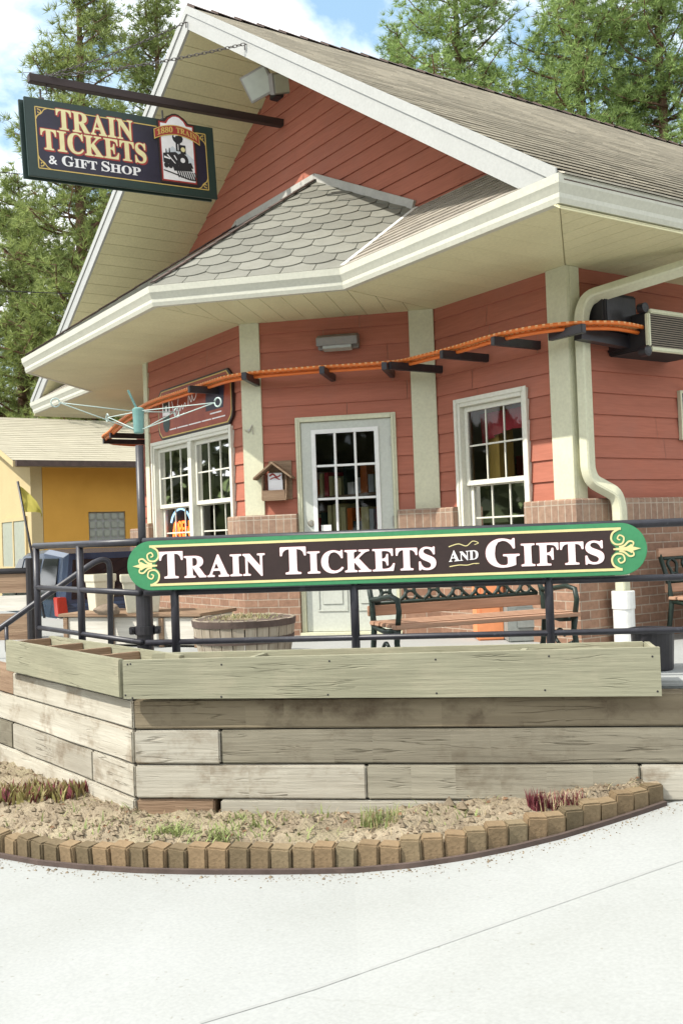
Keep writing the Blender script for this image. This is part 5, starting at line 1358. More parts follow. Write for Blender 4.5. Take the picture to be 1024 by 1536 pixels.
# ------------------------------------------------------------------ terrace furniture
MT['slat'] = mat('faded_bench_slats', (0.50, 0.30, 0.20), (0.38, 0.22, 0.14), scale=(1.5, 20, 1), mode='UV', rough=.7, bump=.15)
MT['iron'] = mat('dark_green_cast_iron', (0.022, 0.04, 0.03), (0.012, 0.02, 0.016), scale=20, rough=.45, bump=.1)
def bench(loc, ux_, label):
    """seat looking along -vy"""
    ux_ = ux_.normalized(); vy = V((-ux_.y, ux_.x, 0))
    o = empty('park_bench', loc, label, 'bench', 'slatted iron benches on the terrace')
    B_ = lambda x, y, z: loc + ux_ * x + vy * y + V((0, 0, z * .89))
    hw_ = .715
    for s in (-1, 1):
        m = MB(); x = s * (hw_ - .03)
        m.tube([B_(x, -.22, 0), B_(x, -.20, .12), B_(x, -.17, .26), B_(x, -.19, .37)], [.028, .02, .02, .024], 8)
        m.tube([B_(x, .26, 0), B_(x, .22, .15), B_(x, .19, .35), B_(x, .22, .55), B_(x, .30, .80)], [.028, .02, .022, .02, .018], 8)
        m.tube([B_(x, -.19, .35), B_(x, 0, .33), B_(x, .2, .36)], .02, 8)
        m.tube([B_(x, -.19, .37), B_(x, -.22, .50), B_(x, -.20, .58), B_(x, -.1, .60), B_(x, .1, .57), B_(x, .22, .56)], .019, 8)
        m.tube(smooth_path([B_(x, -.16, .16), B_(x, -.02, .10), B_(x, .08, .18), B_(x, 0, .26), B_(x, -.06, .20)], .06), .013, 6)
        m.build('end_frame', MT['iron'], o, smooth=True)
    for k, y in enumerate((-.19, -.10, -.01, .08, .165)):
        m = MB(); m.box(B_(0, y, .385 - .006 * (k == 0)), ux_ * (2 * hw_), vy * .072, V((0, 0, .028))); m.build('seat_slat', MT['slat'], o, bevel=.005)
    for y, z in ((.222, .475), (.292, .80)):
        m = MB(); m.box(B_(0, y, z), ux_ * (2 * hw_), vy * .028, V((0, 0, .072))); m.build('back_slat', MT['slat'], o, bevel=.005)
    m = MB()
    F_ = lambda x, z: B_(x, .235 + (z - .53) * .22, z)
    m.tube([F_(-hw_ + .06, .53), F_(hw_ - .06, .53)], .014, 8); m.tube([F_(-hw_ + .06, .745), F_(hw_ - .06, .745)], .014, 8)
    N = 7
    for i in range(N):
        cx_ = -hw_ + .06 + (2 * hw_ - .12) * (i + .5) / N; w_ = (2 * hw_ - .12) / N
        m.tube(smooth_path([F_(cx_ - w_ / 2, .53), F_(cx_ - w_ * .1, .60), F_(cx_ - w_ * .35, .70), F_(cx_, .745)], .05), .014, 6)
        m.tube(smooth_path([F_(cx_ + w_ / 2, .53), F_(cx_ + w_ * .1, .60), F_(cx_ + w_ * .35, .70), F_(cx_, .745)], .05), .014, 6)
        m.tube([F_(cx_ + .038 * math.cos(t), .575 + .036 * math.sin(t)) for t in [k * .6283 for k in range(11)]], .010, 6, caps=False)
    m.build('back_casting', MT['iron'], o, smooth=True)
    return o
bl = rd(1.0, 7.62, ZD); bdir = RH * math.cos(R(22)) + FH * math.sin(R(22))
bl = dep(712, 905, 7.02); bl.z = ZD
bench(bl, bdir, 'slatted bench with scrolled iron back right behind the long sign')
b2 = onx(1010, 900, K.x + .42); b2 = V((K.x + .56, onx(992, 900, K.x + .3).y + .72, ZD))
bench(b2, V((0, 1, 0)), 'dark iron bench against the shaded side wall, cut by the photo edge')
# black pot
c = dep(980, 1010, 6.62); c.z = ZD
bk = empty('black_bucket', c, 'black plastic bucket standing at the right end of the planter box', 'bucket')
hb = dep(980, 942, 6.62).z - ZD
m = MB(); m.lathe(c, [(.120, 0), (.126, .01), (.137, hb - .03), (.148, hb - .03), (.150, hb), (.138, hb), (.132, hb - .05), (.125, .03), (.01, .028)], 28); m.build('shell', MT['black'], bk, smooth=False)
m = MB(); m.lathe(c + V((0, 0, hb - .055)), [(.131, 0), (.131, .006), (.001, .012)], 20); m.build('fill', MT['soil'], bk)
# boxes by the wall
MT['orangebox'] = plain('faded_orange_paint', (0.80, 0.30, 0.13), .55); MT['greybox'] = mat('grey_box_paint', (0.30, 0.32, 0.30), scale=4, rough=.5, bump=.03)
def crate(px0, px1, D, zt__, name, mt, label, cat, dv=.3):
    p, q = dep(px0, 950, D), dep(px1, 950, D); p.z = q.z = ZD; u = (q - p); w = u.length; u.normalize(); v = V((-u.y, u.x, 0))
    o = empty(name, (p + q) / 2 + v * dv / 2, label, cat)
    m = MB(); m.prism([p, q, q + v * dv, p + v * dv], (0, 0, zt__)); m.build('body', mt, o, bevel=.012)
    m = MB(); m.prism([p - u * .012 - v * .012, q + u * .012 - v * .012, q + u * .012 + v * dv, p - u * .012 + v * dv], (0, 0, .03)); m.v = [w_ + V((0, 0, zt__ + .001)) for w_ in m.v]; m.build('lid', mt, o, bevel=.006)
    m = MB(); m.prism([p + u * w * .15 - v * .002 + V((0, 0, zt__ * .35)), p + u * w * .85 - v * .002 + V((0, 0, zt__ * .35)), p + u * w * .85 - v * .002 + V((0, 0, zt__ * .85)), p + u * w * .15 - v * .002 + V((0, 0, zt__ * .85))], -v * .008); m.build('front_plate', mt, o, bevel=.004)
    return o
crate(716, 757, 8.72, .58, 'orange_box', MT['orangebox'], 'narrow orange box behind the bench against the wall', 'box')
crate(762, 850, 8.50, .34, 'grey_box', MT['greybox'], 'wide low grey box behind the right half of the bench', 'box')
# half barrel
MT['stave'] = mat('bleached_barrel_staves', (0.50, 0.44, 0.35), (0.33, 0.27, 0.2), scale=(22, 1.5, 1), mode='UV', rough=.9, bump=.3, island=.25)
c = dep(367, 960, 8.15); c.z = ZD
hbz = dep(367, 926, 8.15).z - ZD
br = empty('half_barrel', c, 'half barrel of bleached staves holding soil and small weeds, left of the door', 'planter')
m = MB(); NS = 26
for k in range(NS):
    a0, a1 = 2 * math.pi * (k + .04) / NS, 2 * math.pi * (k + .96) / NS
    prof = [(.36, 0), (.395, hbz * .5), (.415, hbz + rnd.uniform(-.006, .006))]
    vs = []
    for rr_, z in prof:
        for a in (a0, a1):
            for th in (0, -.028): vs.append(c + V(((rr_ + th) * math.cos(a), (rr_ + th) * math.sin(a), z)))
    fs = []
    for i in range(2):
        b = i * 4
        fs += [(b, b + 2, b + 6, b + 4), (b + 1, b + 5, b + 7, b + 3), (b, b + 4, b + 5, b + 1), (b + 2, b + 3, b + 7, b + 6)]
    fs += [(8, 10, 11, 9), (0, 1, 3, 2)]
    m.add(vs, fs)
m.build('staves', MT['stave'], br)
for z0_, z1_, r_ in ((hbz - .055, hbz - .005, .419), (hbz * .42, hbz * .42 + .05, .402)):
    m = MB(); m.lathe(c, [(r_ - .012 - .006, z0_), (r_ - .004, z0_), (r_ + .002, z1_), (r_ - .012, z1_)], 40); m.build('hoop', MT['cap'], br)
m = MB(); m.lathe(c + V((0, 0, hbz - .05)), [(.385, 0), (.385, .01), (.3, .03), (.15, .05), (.001, .055)], 24); m.build('soil', MT['soil'], br)
m = MB()
for _ in range(700):
    a, q_ = rnd.uniform(0, 6.28), .37 * math.sqrt(rnd.random()); blade(m, c + V((q_ * math.cos(a), q_ * math.sin(a), hbz - .035 + .04 * (1 - q_ / .37))), rnd.uniform(.015, .06), .010, rnd.uniform(.3, 1.6), rnd.uniform(0, 6.28), 0 if rnd.random() < .55 else 1)
MT['moss'] = leaf_mat('grey_green_weeds', (0.32, 0.34, 0.16), (0.2, 0.2, 0.1), .2)
tag(m.build('barrel_weeds', [MT['moss'], MT['straw']], fixn=False), 'low grey green weeds growing in the half barrel', 'plants')
# low white trough with pots
p, q = onz(95, 957, ZD), onz(240, 966, ZD)
p, q = dep(95, 955, 9.6), dep(300, 955, 9.0); p.z = q.z = ZD; u = (q - p).normalized(); w = (q - p).length; v = V((-u.y, u.x, 0)); zt__ = dep(150, 921, 9.5).z - ZD
tr = empty('low_trough', (p + q) / 2 + v * .3, 'low whitewashed trough with a brown plank top behind the side railing', 'trough')
MT['wash'] = mat('whitewashed_boards', (0.66, 0.63, 0.56), (0.52, 0.49, 0.42), scale=(1, 14, 1), mode='UV', rough=.85, bump=.2)
m = MB(); m.prism([p, q, q + v * .6, p + v * .6], (0, 0, zt__ - .045)); m.v = [a_ + V((0, 0, .02)) for a_ in m.v]; m.build('side_boards', MT['wash'], tr, bevel=.006)
m = MB(); m.prism([p - u * .03 - v * .03, q + u * .03 - v * .03, q + u * .03 + v * .63, p - u * .03 + v * .63], (0, 0, .03)); m.v = [a_ + V((0, 0, zt__ - .022)) for a_ in m.v]; m.build('plank_top', MT['wood_brown'], tr, bevel=.005)
for k in (.02, w * .36, w * .72, w - .05):
    m = MB(); m.prism([p + u * k - v * .02, p + u * (k + .05) - v * .02, p + u * (k + .05) - v * .001, p + u * k - v * .001], (0, 0, zt__ - .03)); m.build('batten', MT['wood_brown'], tr, bevel=.003)
MT['pot'] = mat('cream_pot', (0.64, 0.61, 0.48), (0.58, 0.55, 0.43), scale=4, rough=.7, bump=.05)
def pot(px, wpx, D, label, ang):
    c = dep(px, 919, D); c.z = ZD + zt__ + .009; hgt = dep(px, 861, D).z - c.z; w = wpx * D / FPX / 2
    o = empty('square_pot', c, label, 'pot', 'cream pots on the trough')
    a = RH * math.cos(ang) + FH * math.sin(ang); b = V((-a.y, a.x, 0)); m = MB()
    ring = lambda k, z: [c + (a * x + b * y) * k + V((0, 0, z)) for x, y in ((-1, -1), (1, -1), (1, 1), (-1, 1))]
    R_ = [ring(w * .78, 0), ring(w * .97, hgt - .07), ring(w * 1.06, hgt - .07), ring(w * 1.08, hgt), ring(w * .98, hgt), ring(w * .93, hgt - .10)]
    m.add([x for r_ in R_ for x in r_], [(i * 4 + k, i * 4 + (k + 1) % 4, i * 4 + 4 + (k + 1) % 4, i * 4 + 4 + k) for i in range(5) for k in range(4)] + [(0, 3, 2, 1), (20, 21, 22, 23)])
    m.build('pot_wall', MT['pot'], o, bevel=.006); 
    m = MB(); m.poly(ring(w * .93, hgt - .06)); m.build('soil', MT['soil'], o)
pot(152, 34, 9.85, 'smaller cream square pot at the left end of the trough, partly behind the rock', R(38)); pot(214, 58, 9.45, 'larger cream square pot on the trough behind the left end of the long sign', R(14))
bm = bmesh.new(); bmesh.ops.create_icosphere(bm, subdivisions=3, radius=1); c = dep(162, 914, 9.25); c.z = ZD + zt__ + .05
m = MB(); m.add([c + RH * (v_.co.x * .125 * (1 + .3 * noise.noise(v_.co * 1.4))) + FH * (v_.co.y * .09) + V((0, 0, max(-.04, v_.co.z * .055 * (1 + .5 * noise.noise(v_.co * 1.7 + V((3, 0, 0))))))) for v_ in bm.verts], [[x.index for x in f.verts] for f in bm.faces]); bm.free()
MT['rock'] = mat('brown_rock', (0.28, 0.22, 0.16), (0.17, 0.13, 0.1), scale=14, rough=.95, bump=.5)
tag(m.build('rock', MT['rock'], smooth=False), 'flat brown rock lying in front of the pots on the trough', 'rock')

# ------------------------------------------------------------------ beyond the terrace, left
# board fence at the frame edge
p = dep(47, 935, 10.4); f0 = V((p.x, p.y, -.1)); ud_ = -(RH * math.cos(R(10)) + FH * math.sin(R(-10)))
fc = empty('board_fence', f0 + ud_ * .9, 'brown board screen with pale middle rails at the left edge', 'fence')
def zz(py): return dep(20, py, 10.4).z
m = MB(); m.tube([f0, V((f0.x, f0.y, zz(838)))], .04, 8); m.build('post', MT['blackmatte'], fc)
for a, b, mt in ((842, 875, 'wood_brown'), (906, 950, 'wood_brown'), (879, 902, 'wash')):
    m = MB()
    g0 = f0 + V((0, 0, zz(b))); m.prism([g0, g0 + ud_ * 2.2, g0 + ud_ * 2.2 + V((0, 0, zz(a) - zz(b))), g0 + V((0, 0, zz(a) - zz(b)))], FH * .03); m.build('board', MT[mt], fc)
m = MB(); g0 = f0 + V((0, 0, zz(842))); m.tube([g0, g0 + ud_ * 2.2], .03, 8); m.build('top_rail', MT['black'], fc, smooth=True)

# ochre building
ob = V((-22.0, 6.58)); bz = -.14
oc = empty('ochre_building', (-24, 12, bz), 'low ochre building with a pale shingled roof behind the side railing', 'building')
MT['ochre'] = mat('ochre_render', (0.66, 0.36, 0.075), (0.60, 0.325, 0.065), scale=2, rough=.9, bump=.15, fine=120, spec=.1)
MT['ochre_lit'] = mat('sunlit_ochre_paint', (0.54, 0.435, 0.235), (0.49, 0.395, 0.215), scale=2, rough=.9, bump=.1)  # side wall's ochre with sunlight put into the colour; trim shares it
MT['lroof'] = mat('pale_tan_shingles', (0.43, 0.395, 0.30), (0.37, 0.34, 0.255), scale=3, mode='UV', rough=.95, bump=.2, island=.12)
zev, xev, xrg, zrg = 3.52, -21.35, -25.6, 4.95
so = (zrg - zev) / (xev - xrg)
WY = 30.0
win_o = onx(133, 768, -22.0), onx(190, 818, -22.0)
op = [(win_o[0].y - ob.y - .26, win_o[1].y - ob.y - .26, win_o[1].z - .0, win_o[0].z)]
m = MB(); core(m, V((-22.0, ob.y + .26)), Y2, WY - ob.y - .26, bz, zev + .1, [(op[0][0], op[0][1], op[0][2], op[0][3])], th=.3, out=0); m.build('side_wall', MT['ochre'], oc)
m = MB()
ow = [(-22.9, -22.28, onz(10, 840, 1.7).z, 2.40)]
gw = ony(40, 782, ob.y), ony(6, 782, ob.y)
wx0, wx1 = gw[1].x, gw[0].x; wz1, wz0 = ony(25, 782, ob.y).z, ony(25, 850, ob.y).z
xl_ = 2 * xrg - xev
for xx0, xx1, z0_, z1_ in ((xl_ + .6, wx0, bz, zev), (wx1, -22.0, bz, zev), (wx0, wx1, bz, wz0), (wx0, wx1, wz1, zev)): m.abox(xx0, xx1, ob.y - .002, ob.y + .25, z0_, z1_)
m.prism([(xl_ + .6, ob.y - .002, zev), (-22.0, ob.y - .002, zev), (-22.0, ob.y - .002, zrg - so * (xrg + 22) * -1 - .16), (xrg, ob.y - .002, zrg - .12), (xl_ + .6, ob.y - .002, zev + .1)], (0, .25, 0)); m.build('gable_end', MT['ochre_lit'], oc)
m = MB(); b = V((xrg - xev, 0, zrg - zev)); Lb = b.length
slope(m, (xev - .0, ob.y - .55, zev + .02), (0, 1, 0), b, [(0, 0), (WY - ob.y, 0), (WY - ob.y, Lb), (0, Lb)], .2, .9, seed=77, lift=.008)
m.prism([(xev, ob.y - .55, zev + .01), (xrg, ob.y - .55, zrg + .01), (xl_, ob.y - .55, zev + .01), (xl_, ob.y - .55, zev - .12), (xrg, ob.y - .55, zrg - .12), (xev, ob.y - .55, zev - .12)], (0, WY - ob.y, 0), 1); m.build('roof', [MT['lroof'], MT['ochre_lit']], oc)
m = MB(); m.abox(xev + .002, xev + .10, ob.y - .5, WY - .5, zev - .10, zev + .02); m.build('eave_gutter', MT['cap'], oc)
m = MB(); gy0, gy1, gz0_, gz1_ = win_o[0].y, win_o[1].y, op[0][2], op[0][3]
NX, NZ = 5, 4
for i in range(NX):
    for j in range(NZ):
        y0_ = gy0 + (gy1 - gy0) * i / NX + .012; y1_ = gy0 + (gy1 - gy0) * (i + 1) / NX - .012; z0_ = gz0_ + (gz1_ - gz0_) * j / NZ + .012; z1_ = gz0_ + (gz1_ - gz0_) * (j + 1) / NZ - .012
        m.abox(-22.12, -22.03, y0_, y1_, z0_, z1_)
MT['gblock'] = plain('glass_block', (0.34, 0.37, 0.32), .15); gbw = m.build('glass_block_window', MT['gblock'], oc, bevel=.02)
m = MB(); m.abox(-22.14, -22.06, gy0, gy1, gz0_, gz1_); m.build('grout', MT['concrete'], gbw)
m = MB(); t = .09
for q in ((wx0 - t, wx0, wz0 - t, wz1 + t), (wx1, wx1 + t, wz0 - t, wz1 + t), (wx0, wx1, wz1, wz1 + t), (wx0, wx1, wz0 - t, wz0), ((wx0 + wx1) / 2 - .04, (wx0 + wx1) / 2 + .04, wz0, wz1)): m.abox(q[0], q[1], ob.y - .05, ob.y + .1, q[2], q[3])
wf = m.build('window', MT['ochre_lit'], oc); m = MB(); m.abox(wx0 - .03, wx1 + .03, ob.y - .03, ob.y - .012, wz0 - .03, wz1 + .03); m.build('pane', MT['lens'], wf)
m = MB(); m.abox(xl_ + .6, xl_ + .8, ob.y, WY, bz, zev); m.build('far_wall', MT['ochre'], oc)
# yellow flag on a slanting stick
f_top, f_bot = dep(27, 722, 13.5), dep(52, 850, 13.5)
fg = empty('yellow_flag', V((f_bot.x, f_bot.y, f_bot.z)), 'thin yellow flag drooping from a slanting stick at the far left', 'flag')
m = MB(); m.tube([f_top, f_bot + (f_bot - f_top) * .8], .016, 8); m.build('stick', MT['black'], fg, smooth=True)
fx = [[(29, 728), (30, 748), (35, 768)], [(36, 733), (38, 750), (44, 768)], [(46, 742), (47, 755), (53, 768)], [(55, 752), (56, 761), (60, 769)], [(62, 765), (62, 768), (64, 772)], [(63, 774), (62, 776), (61, 780)]]
MT['flag'] = leaf_mat('thin_yellow_cloth', (0.66, 0.60, 0.16), (0.58, 0.52, 0.12), .5)
vs = [dep(x, y, 13.5 + .06 * math.sin(i * 1.3 + j)) for i, row in enumerate(fx) for j, (x, y) in enumerate(row)]
vs2 = [p + FH * .004 for p in vs]; nv = len(vs)
m = MB(); m.add(vs + vs2, [(i * 3 + j, (i + 1) * 3 + j, (i + 1) * 3 + j + 1, i * 3 + j + 1) for i in range(5) for j in range(2)] + [(nv + i * 3 + j, nv + i * 3 + j + 1, nv + (i + 1) * 3 + j + 1, nv + (i + 1) * 3 + j) for i in range(5) for j in range(2)]); m.build('cloth', MT['flag'], fg, smooth=True)

# dark blue car, seen from its rear corner
MT['carpaint'] = plain('dark_blue_car_paint', (0.05, 0.075, 0.13), .2, .4, .7); MT['carglass'] = plain('dark_car_glass', (0.012, 0.014, 0.016), .06, 0, .8)
MT['tail'] = plain('red_tail_light', (0.42, 0.025, 0.012), .2, 0, .7); MT['bumper'] = plain('grey_blue_bumper', (0.13, 0.16, 0.21), .35, 0, .5); MT['tyre'] = plain('tyre_rubber', (0.02, 0.02, 0.02), .8)
cc = dep(88, 930, 13.2); c0 = V((cc.x, cc.y, -.14)); cl = V((-1, 0, 0)); cwd = V((0, 1, 0))
car = empty('parked_car', c0 + cl * 2.3 + cwd * .9, 'dark blue parked car seen from its rear corner behind the side railing', 'car')
def CP(l, w_, z): return c0 + cl * l + cwd * w_ + V((0, 0, z * 1.05))
def carloft(mb, secs):
    """secs: list of (length, half inset, list of (w inset, z)) side profile cross sections"""
    n = len(secs[0][1]); vs = []
    for l, pr in secs: vs += [CP(l, w_, z) for w_, z in pr]
    fs = [(i * n + k, i * n + (k + 1) % n, (i + 1) * n + (k + 1) % n, (i + 1) * n + k) for i in range(len(secs) - 1) for k in range(n)]
    fs += [tuple(range(n)), tuple((len(secs) - 1) * n + k for k in range(n))]; mb.add(vs, fs)
def lower(h, i=0.0): return [(.06 + i, .30), (.0 + i, .42), (.0 + i, .8), (.05 + i, h), (1.75 - i, h), (1.8 - i, .8), (1.8 - i, .42), (1.74 - i, .30)]
m = MB(); carloft(m, [(0.02, lower(.98, .04)), (.10, lower(1.03)), (1.2, lower(1.04)), (3.0, lower(1.02)), (4.2, lower(.92, .02)), (4.6, lower(.78, .12))]); body = m.build('body', MT['carpaint'], car, bevel=.02)
def cab(h, ins, b=1.0): return [(.05, b), (.05 + ins, h - .05), (.05 + ins + .08, h), (1.75 - ins - .08, h), (1.75 - ins, h - .05), (1.75, b)]
m = MB(); carloft(m, [(.10, cab(1.04, .0, 1.0)), (.36, cab(1.66, .16)), (1.2, cab(1.72, .16)), (2.2, cab(1.68, .16)), (3.05, cab(1.05, .02, 1.0))]); m.build('cabin', MT['carpaint'], body, bevel=.02)
m = MB(); m.prism([CP(.125, .22, 1.08), CP(.125, 1.58, 1.08), CP(.325, 1.48, 1.58), CP(.325, .32, 1.58)], cl * -.012); m.build('rear_window', MT['carglass'], car)
for s in (0, 1):
    W = lambda l, w_, z: CP(l, w_ if s == 0 else 1.8 - w_, z)
    dn = cwd * (-.012 if s == 0 else .012)
    for l0, l1, l2, l3 in ((.32, 1.15, 1.15, .52), (1.22, 2.05, 2.05, 1.22), (2.12, 2.85, 2.35, 2.12)):
        m = MB(); m.prism([W(l0, .062, 1.09), W(l1, .062, 1.09), W(l2, .205, 1.60), W(l3, .205, 1.60)], dn); m.build('side_window', MT['carglass'], car)
    m = MB(); m.prism([W(-.03, -.005, .88), W(-.03, .13, .88), W(.02, .12, 1.12), W(.02, -.005, 1.12)], cl * .16); m.build('tail_light', MT['tail'], car, bevel=.01)
    m = MB(); m.prism([W(-.034, .0, .74), W(-.034, .14, .74), W(-.03, .13, .865), W(-.03, .0, .865)], cl * .12); m.build('reverse_light', MT['lens'], car, bevel=.008)
    for l in (.85, 3.65):
        c = W(l, .10, .34); m = MB(); disc(m, c, cwd * (-1 if s == 0 else 1), [(.25, .12), (.33, .10), (.34, -.08), (.25, -.1), (.001, -.1)], 24) if 0 else disc(m, c, cwd * (-1 if s == 0 else 1), [(.001, -.12), (.33, -.12), (.34, .06), (.30, .105), (.21, .105), (.20, .08)], 24)
        wh = m.build('wheel', MT['tyre'], car); m = MB(); disc(m, c, cwd * (-1 if s == 0 else 1), [(.21, .07), (.21, .098), (.17, .09), (.05, .085), (.04, .1), (.001, .1)], 20); m.build('rim', MT['grey'], wh)
m = MB(); m.prism([CP(-.10, .02, .40), CP(-.10, 1.78, .40), CP(-.12, 1.78, .62), CP(-.12, .02, .62)], cl * .2); m.build('bumper', MT['bumper'], car, bevel=.03)
m = MB(); m.prism([CP(-.002, .62, .78), CP(-.002, 1.18, .78), CP(.0, 1.18, .92), CP(.0, .62, .92)], cl * -.01); m.build('plate', MT['skyblue'], car)

# ------------------------------------------------------------------ pines
def make_pine(seed, H, spread, first_branch, mats, tufts_per=1.0, needle=.25):
    rr = random.Random(seed); t = MB(); cr = MB()
    tr_ = [(0.0, .0)]
    pts = [V((.25 * noise.noise(V((seed, z * .15, 0))), .25 * noise.noise(V((seed + 9, z * .15, 0))), z)) for z in [H * i / 14 for i in range(15)]]
    t.tube(pts, [.26 * (1 - i / 14) ** .85 + .02 for i in range(15)], 9)
    z = first_branch
    while z < H - .2:
        f = (z - first_branch) / (H - first_branch)
        L0 = spread * (1 - f) ** .75 * (.75 + .25 * math.sin(f * 3.1)) + .35
        for _ in range(rr.choice((2, 3, 3, 4))):
            az = rr.uniform(0, 6.283); L = L0 * rr.uniform(.55, 1.15); d = V((math.cos(az), math.sin(az), 0)); s = V((-d.y, d.x, 0))
            i = min(13, int(z / H * 14)); base = pts[i].lerp(pts[i + 1], z / H * 14 - i)
            up = rr.uniform(-.12, .28) + .3 * f; cv = rr.uniform(.05, .3)
            bp_ = [base + d * (L * k / 5) + V((0, 0, L * (up * k / 5 + cv * (k / 5) ** 2))) + s * (.12 * L * math.sin(k * .8 + seed)) for k in range(6)]
            t.tube(bp_, [.05 * L / 2.5 * (1 - k / 6) + .008 for k in range(6)], 5)
            n = max(5, int(L * 19 * tufts_per))
            for q in range(n):
                k = (rr.random() ** .65) * .85 + .15; i2 = min(4, int(k * 5)); p = bp_[i2].lerp(bp_[i2 + 1], k * 5 - i2)
                off = V((rr.gauss(0, .34), rr.gauss(0, .34), rr.gauss(.06, .20))) * (.5 + .5 * L / 2.5)
                c = p + off
                if rr.random() < .3: t.tube([p, c], .008, 3, caps=False)
                ax = (d * .6 + V((0, 0, .55)) + off.normalized() * .8 if off.length > 1e-3 else d).normalized()
                for _n in range(rr.randint(15, 22)):
                    dv = (ax * .75 + V((rr.gauss(0, .62), rr.gauss(0, .62), rr.gauss(0, .55)))).normalized(); ln = needle * rr.uniform(.6, 1.1)
                    sd = dv.cross(V((rr.gauss(0, 1), rr.gauss(0, 1), rr.gauss(0, 1)))).normalized() * rr.uniform(.018, .03)
                    o_ = c + dv * .02
                    cr.add([o_ - sd * .5, o_ + sd * .5, o_ + dv * ln], [(0, 1, 2)])
        z += rr.uniform(.18, .32) * (1 + .3 * (1 - f))
    return t, cr
def pine(r, D, H, spread, fb, seed, label, mt, proto=None, rot=0.0, scale=1.0, base=None, tp=1.0):
    p = rd(r, D, -.3 if base is None else base)
    if proto is None:
        o = empty('pine_tree', p, label, 'tree', 'pines behind the buildings')
        t, cr = make_pine(seed, H, spread, fb, mt, tp)
        t.v = [v + p for v in t.v]; cr.v = [v + p for v in cr.v]
        t.build('trunk', MT['bark'], o, smooth=True); cr.build('crown', MT[mt], o, fixn=False)
    else:
        o = copy_tree(proto); o.location = p; o['label'] = label
    o.rotation_euler.z = rot; o.scale = (scale,) * 3
    return o
pA = pine(-6.9, 28, 19.6, 2.35, 4.0, 3, 'tall pine with a full crown rising behind the hanging sign', 'needles', rot=.4, tp=1.25)
pB = pine(-9.3, 30, 13.2, 3.2, 2.5, 8, 'shorter broad pine at the left edge behind the ochre roof', 'needles', rot=1.2, tp=1.2)
pine(-8.0, 37, 0, 0, 0, 0, 'pine close behind the left rake of the gable, lower than the tallest one', 'needles', pB, rot=2.5, scale=1.12)
pine(-4.95, 30, 0, 0, 0, 0, 'thin topped pine showing just left of the gable peak', 'needles', pA, rot=3.6, scale=.98)
pine(-13.5, 44, 0, 0, 0, 0, 'farther pine between the trunks at the left edge', 'needles', pA, rot=5.0, scale=.86)
pR = pine(4.1, 31, 22.5, 2.9, 5.5, 14, 'dense bright pine with a bare pale trunk above the middle of the main roof', 'needles2', rot=.3, tp=1.35)
pine(2.35, 33, 0, 0, 0, 0, 'small topped pine at the left of the group above the main roof', 'needles2', pR, rot=2.0, scale=.83)
pine(7.6, 30, 0, 0, 0, 0, 'large bright pine second from the right above the main roof', 'needles2', pR, rot=4.1, scale=1.06)
pine(9.7, 29, 0, 0, 0, 0, 'bright pine at the right edge above the main roof', 'needles2', pR, rot=1.1, scale=.97)
# trees and low scrub along the hill foot
for k, (r, D, sc) in enumerate(((-22, 62, .95), (-27, 64, 1.1), (-17, 66, 1.0), (-31, 58, .9), (-12, 70, 1.05))):
    pine(r, D, 0, 0, 0, 0, ('hazy far pine on the hillside between the nearer crowns at the far left'), 'needles', pB, rot=k * 1.3, scale=sc, base=3.0)
m = MB(); rr = random.Random(5)
for _ in range(5200):
    a = rr.uniform(-.62, .0); D = rr.uniform(38, 46); r = math.tan(a) * D; c = rd(r, D, rr.uniform(.0, 1.0) * (2.8 + 1.2 * noise.noise(V((r * .3, 0, 2)))))
    for _n in range(5):
        dv = V((rr.gauss(0, 1), rr.gauss(0, 1), rr.gauss(0, 1))).normalized(); sd = dv.cross(V((rr.gauss(0, 1), rr.gauss(0, 1), rr.gauss(0, 1)))).normalized() * .10
        m.add([c - sd, c + sd, c + dv * .34], [(0, 1, 2)])
o = m.build('scrub', MT['needles2'], fixn=False); o['kind'] = 'stuff'; o['label'] = 'green scrub along the foot of the hill behind the ochre roof'
# dark wood all round behind the viewer, unseen, added for the pane reflections
m = MB(); rr = random.Random(9)
for _ in range(10000):
    a = rr.uniform(R(40), R(322)); D = rr.uniform(34, 44); r_, d_ = math.sin(a) * D, math.cos(a) * D
    top = 7.5 + 3.0 * noise.noise(V((math.sin(a) * 4, math.cos(a) * 4, 1)))
    c = rd(r_, d_, rr.random() ** .8 * top - .1); dv = V((rr.gauss(0, 1), rr.gauss(0, 1), rr.gauss(0, .7))).normalized(); sd = dv.cross(V((rr.gauss(0, 1), rr.gauss(0, 1), rr.gauss(0, 1)))).normalized() * .55
    m.add([c - sd, c + sd, c + dv * 1.5], [(0, 1, 2)])
MT['reflected_woods'] = leaf_mat('dark_wood_foliage', (0.10, 0.12, 0.05), (0.04, 0.045, 0.025), .2)
o = m.build('reflected_woods', MT['reflected_woods'], fixn=False); o['kind'] = 'stuff'; o['label'] = 'dark wood behind the viewer, unseen, added to be mirrored in the window panes'
# wires
for (a, b, Da, Db, lab) in (((-60, 434), (118, 441), 24, 26, 'lower thin black power line crossing the pines on the left'), ((-60, 253), (42, 262), 24, 25, 'upper thin power line at the left edge beside the hanging sign')):
    p, q = dep(*a, Da), dep(*b, Db); q2 = q + (q - p) * 2.0
    m = MB(); m.tube([p.lerp(q2, k / 12) for k in range(13)], .012, 5); tag(m.build('power_line', MT['blackmatte']), lab, 'cable', 'power lines on the left')
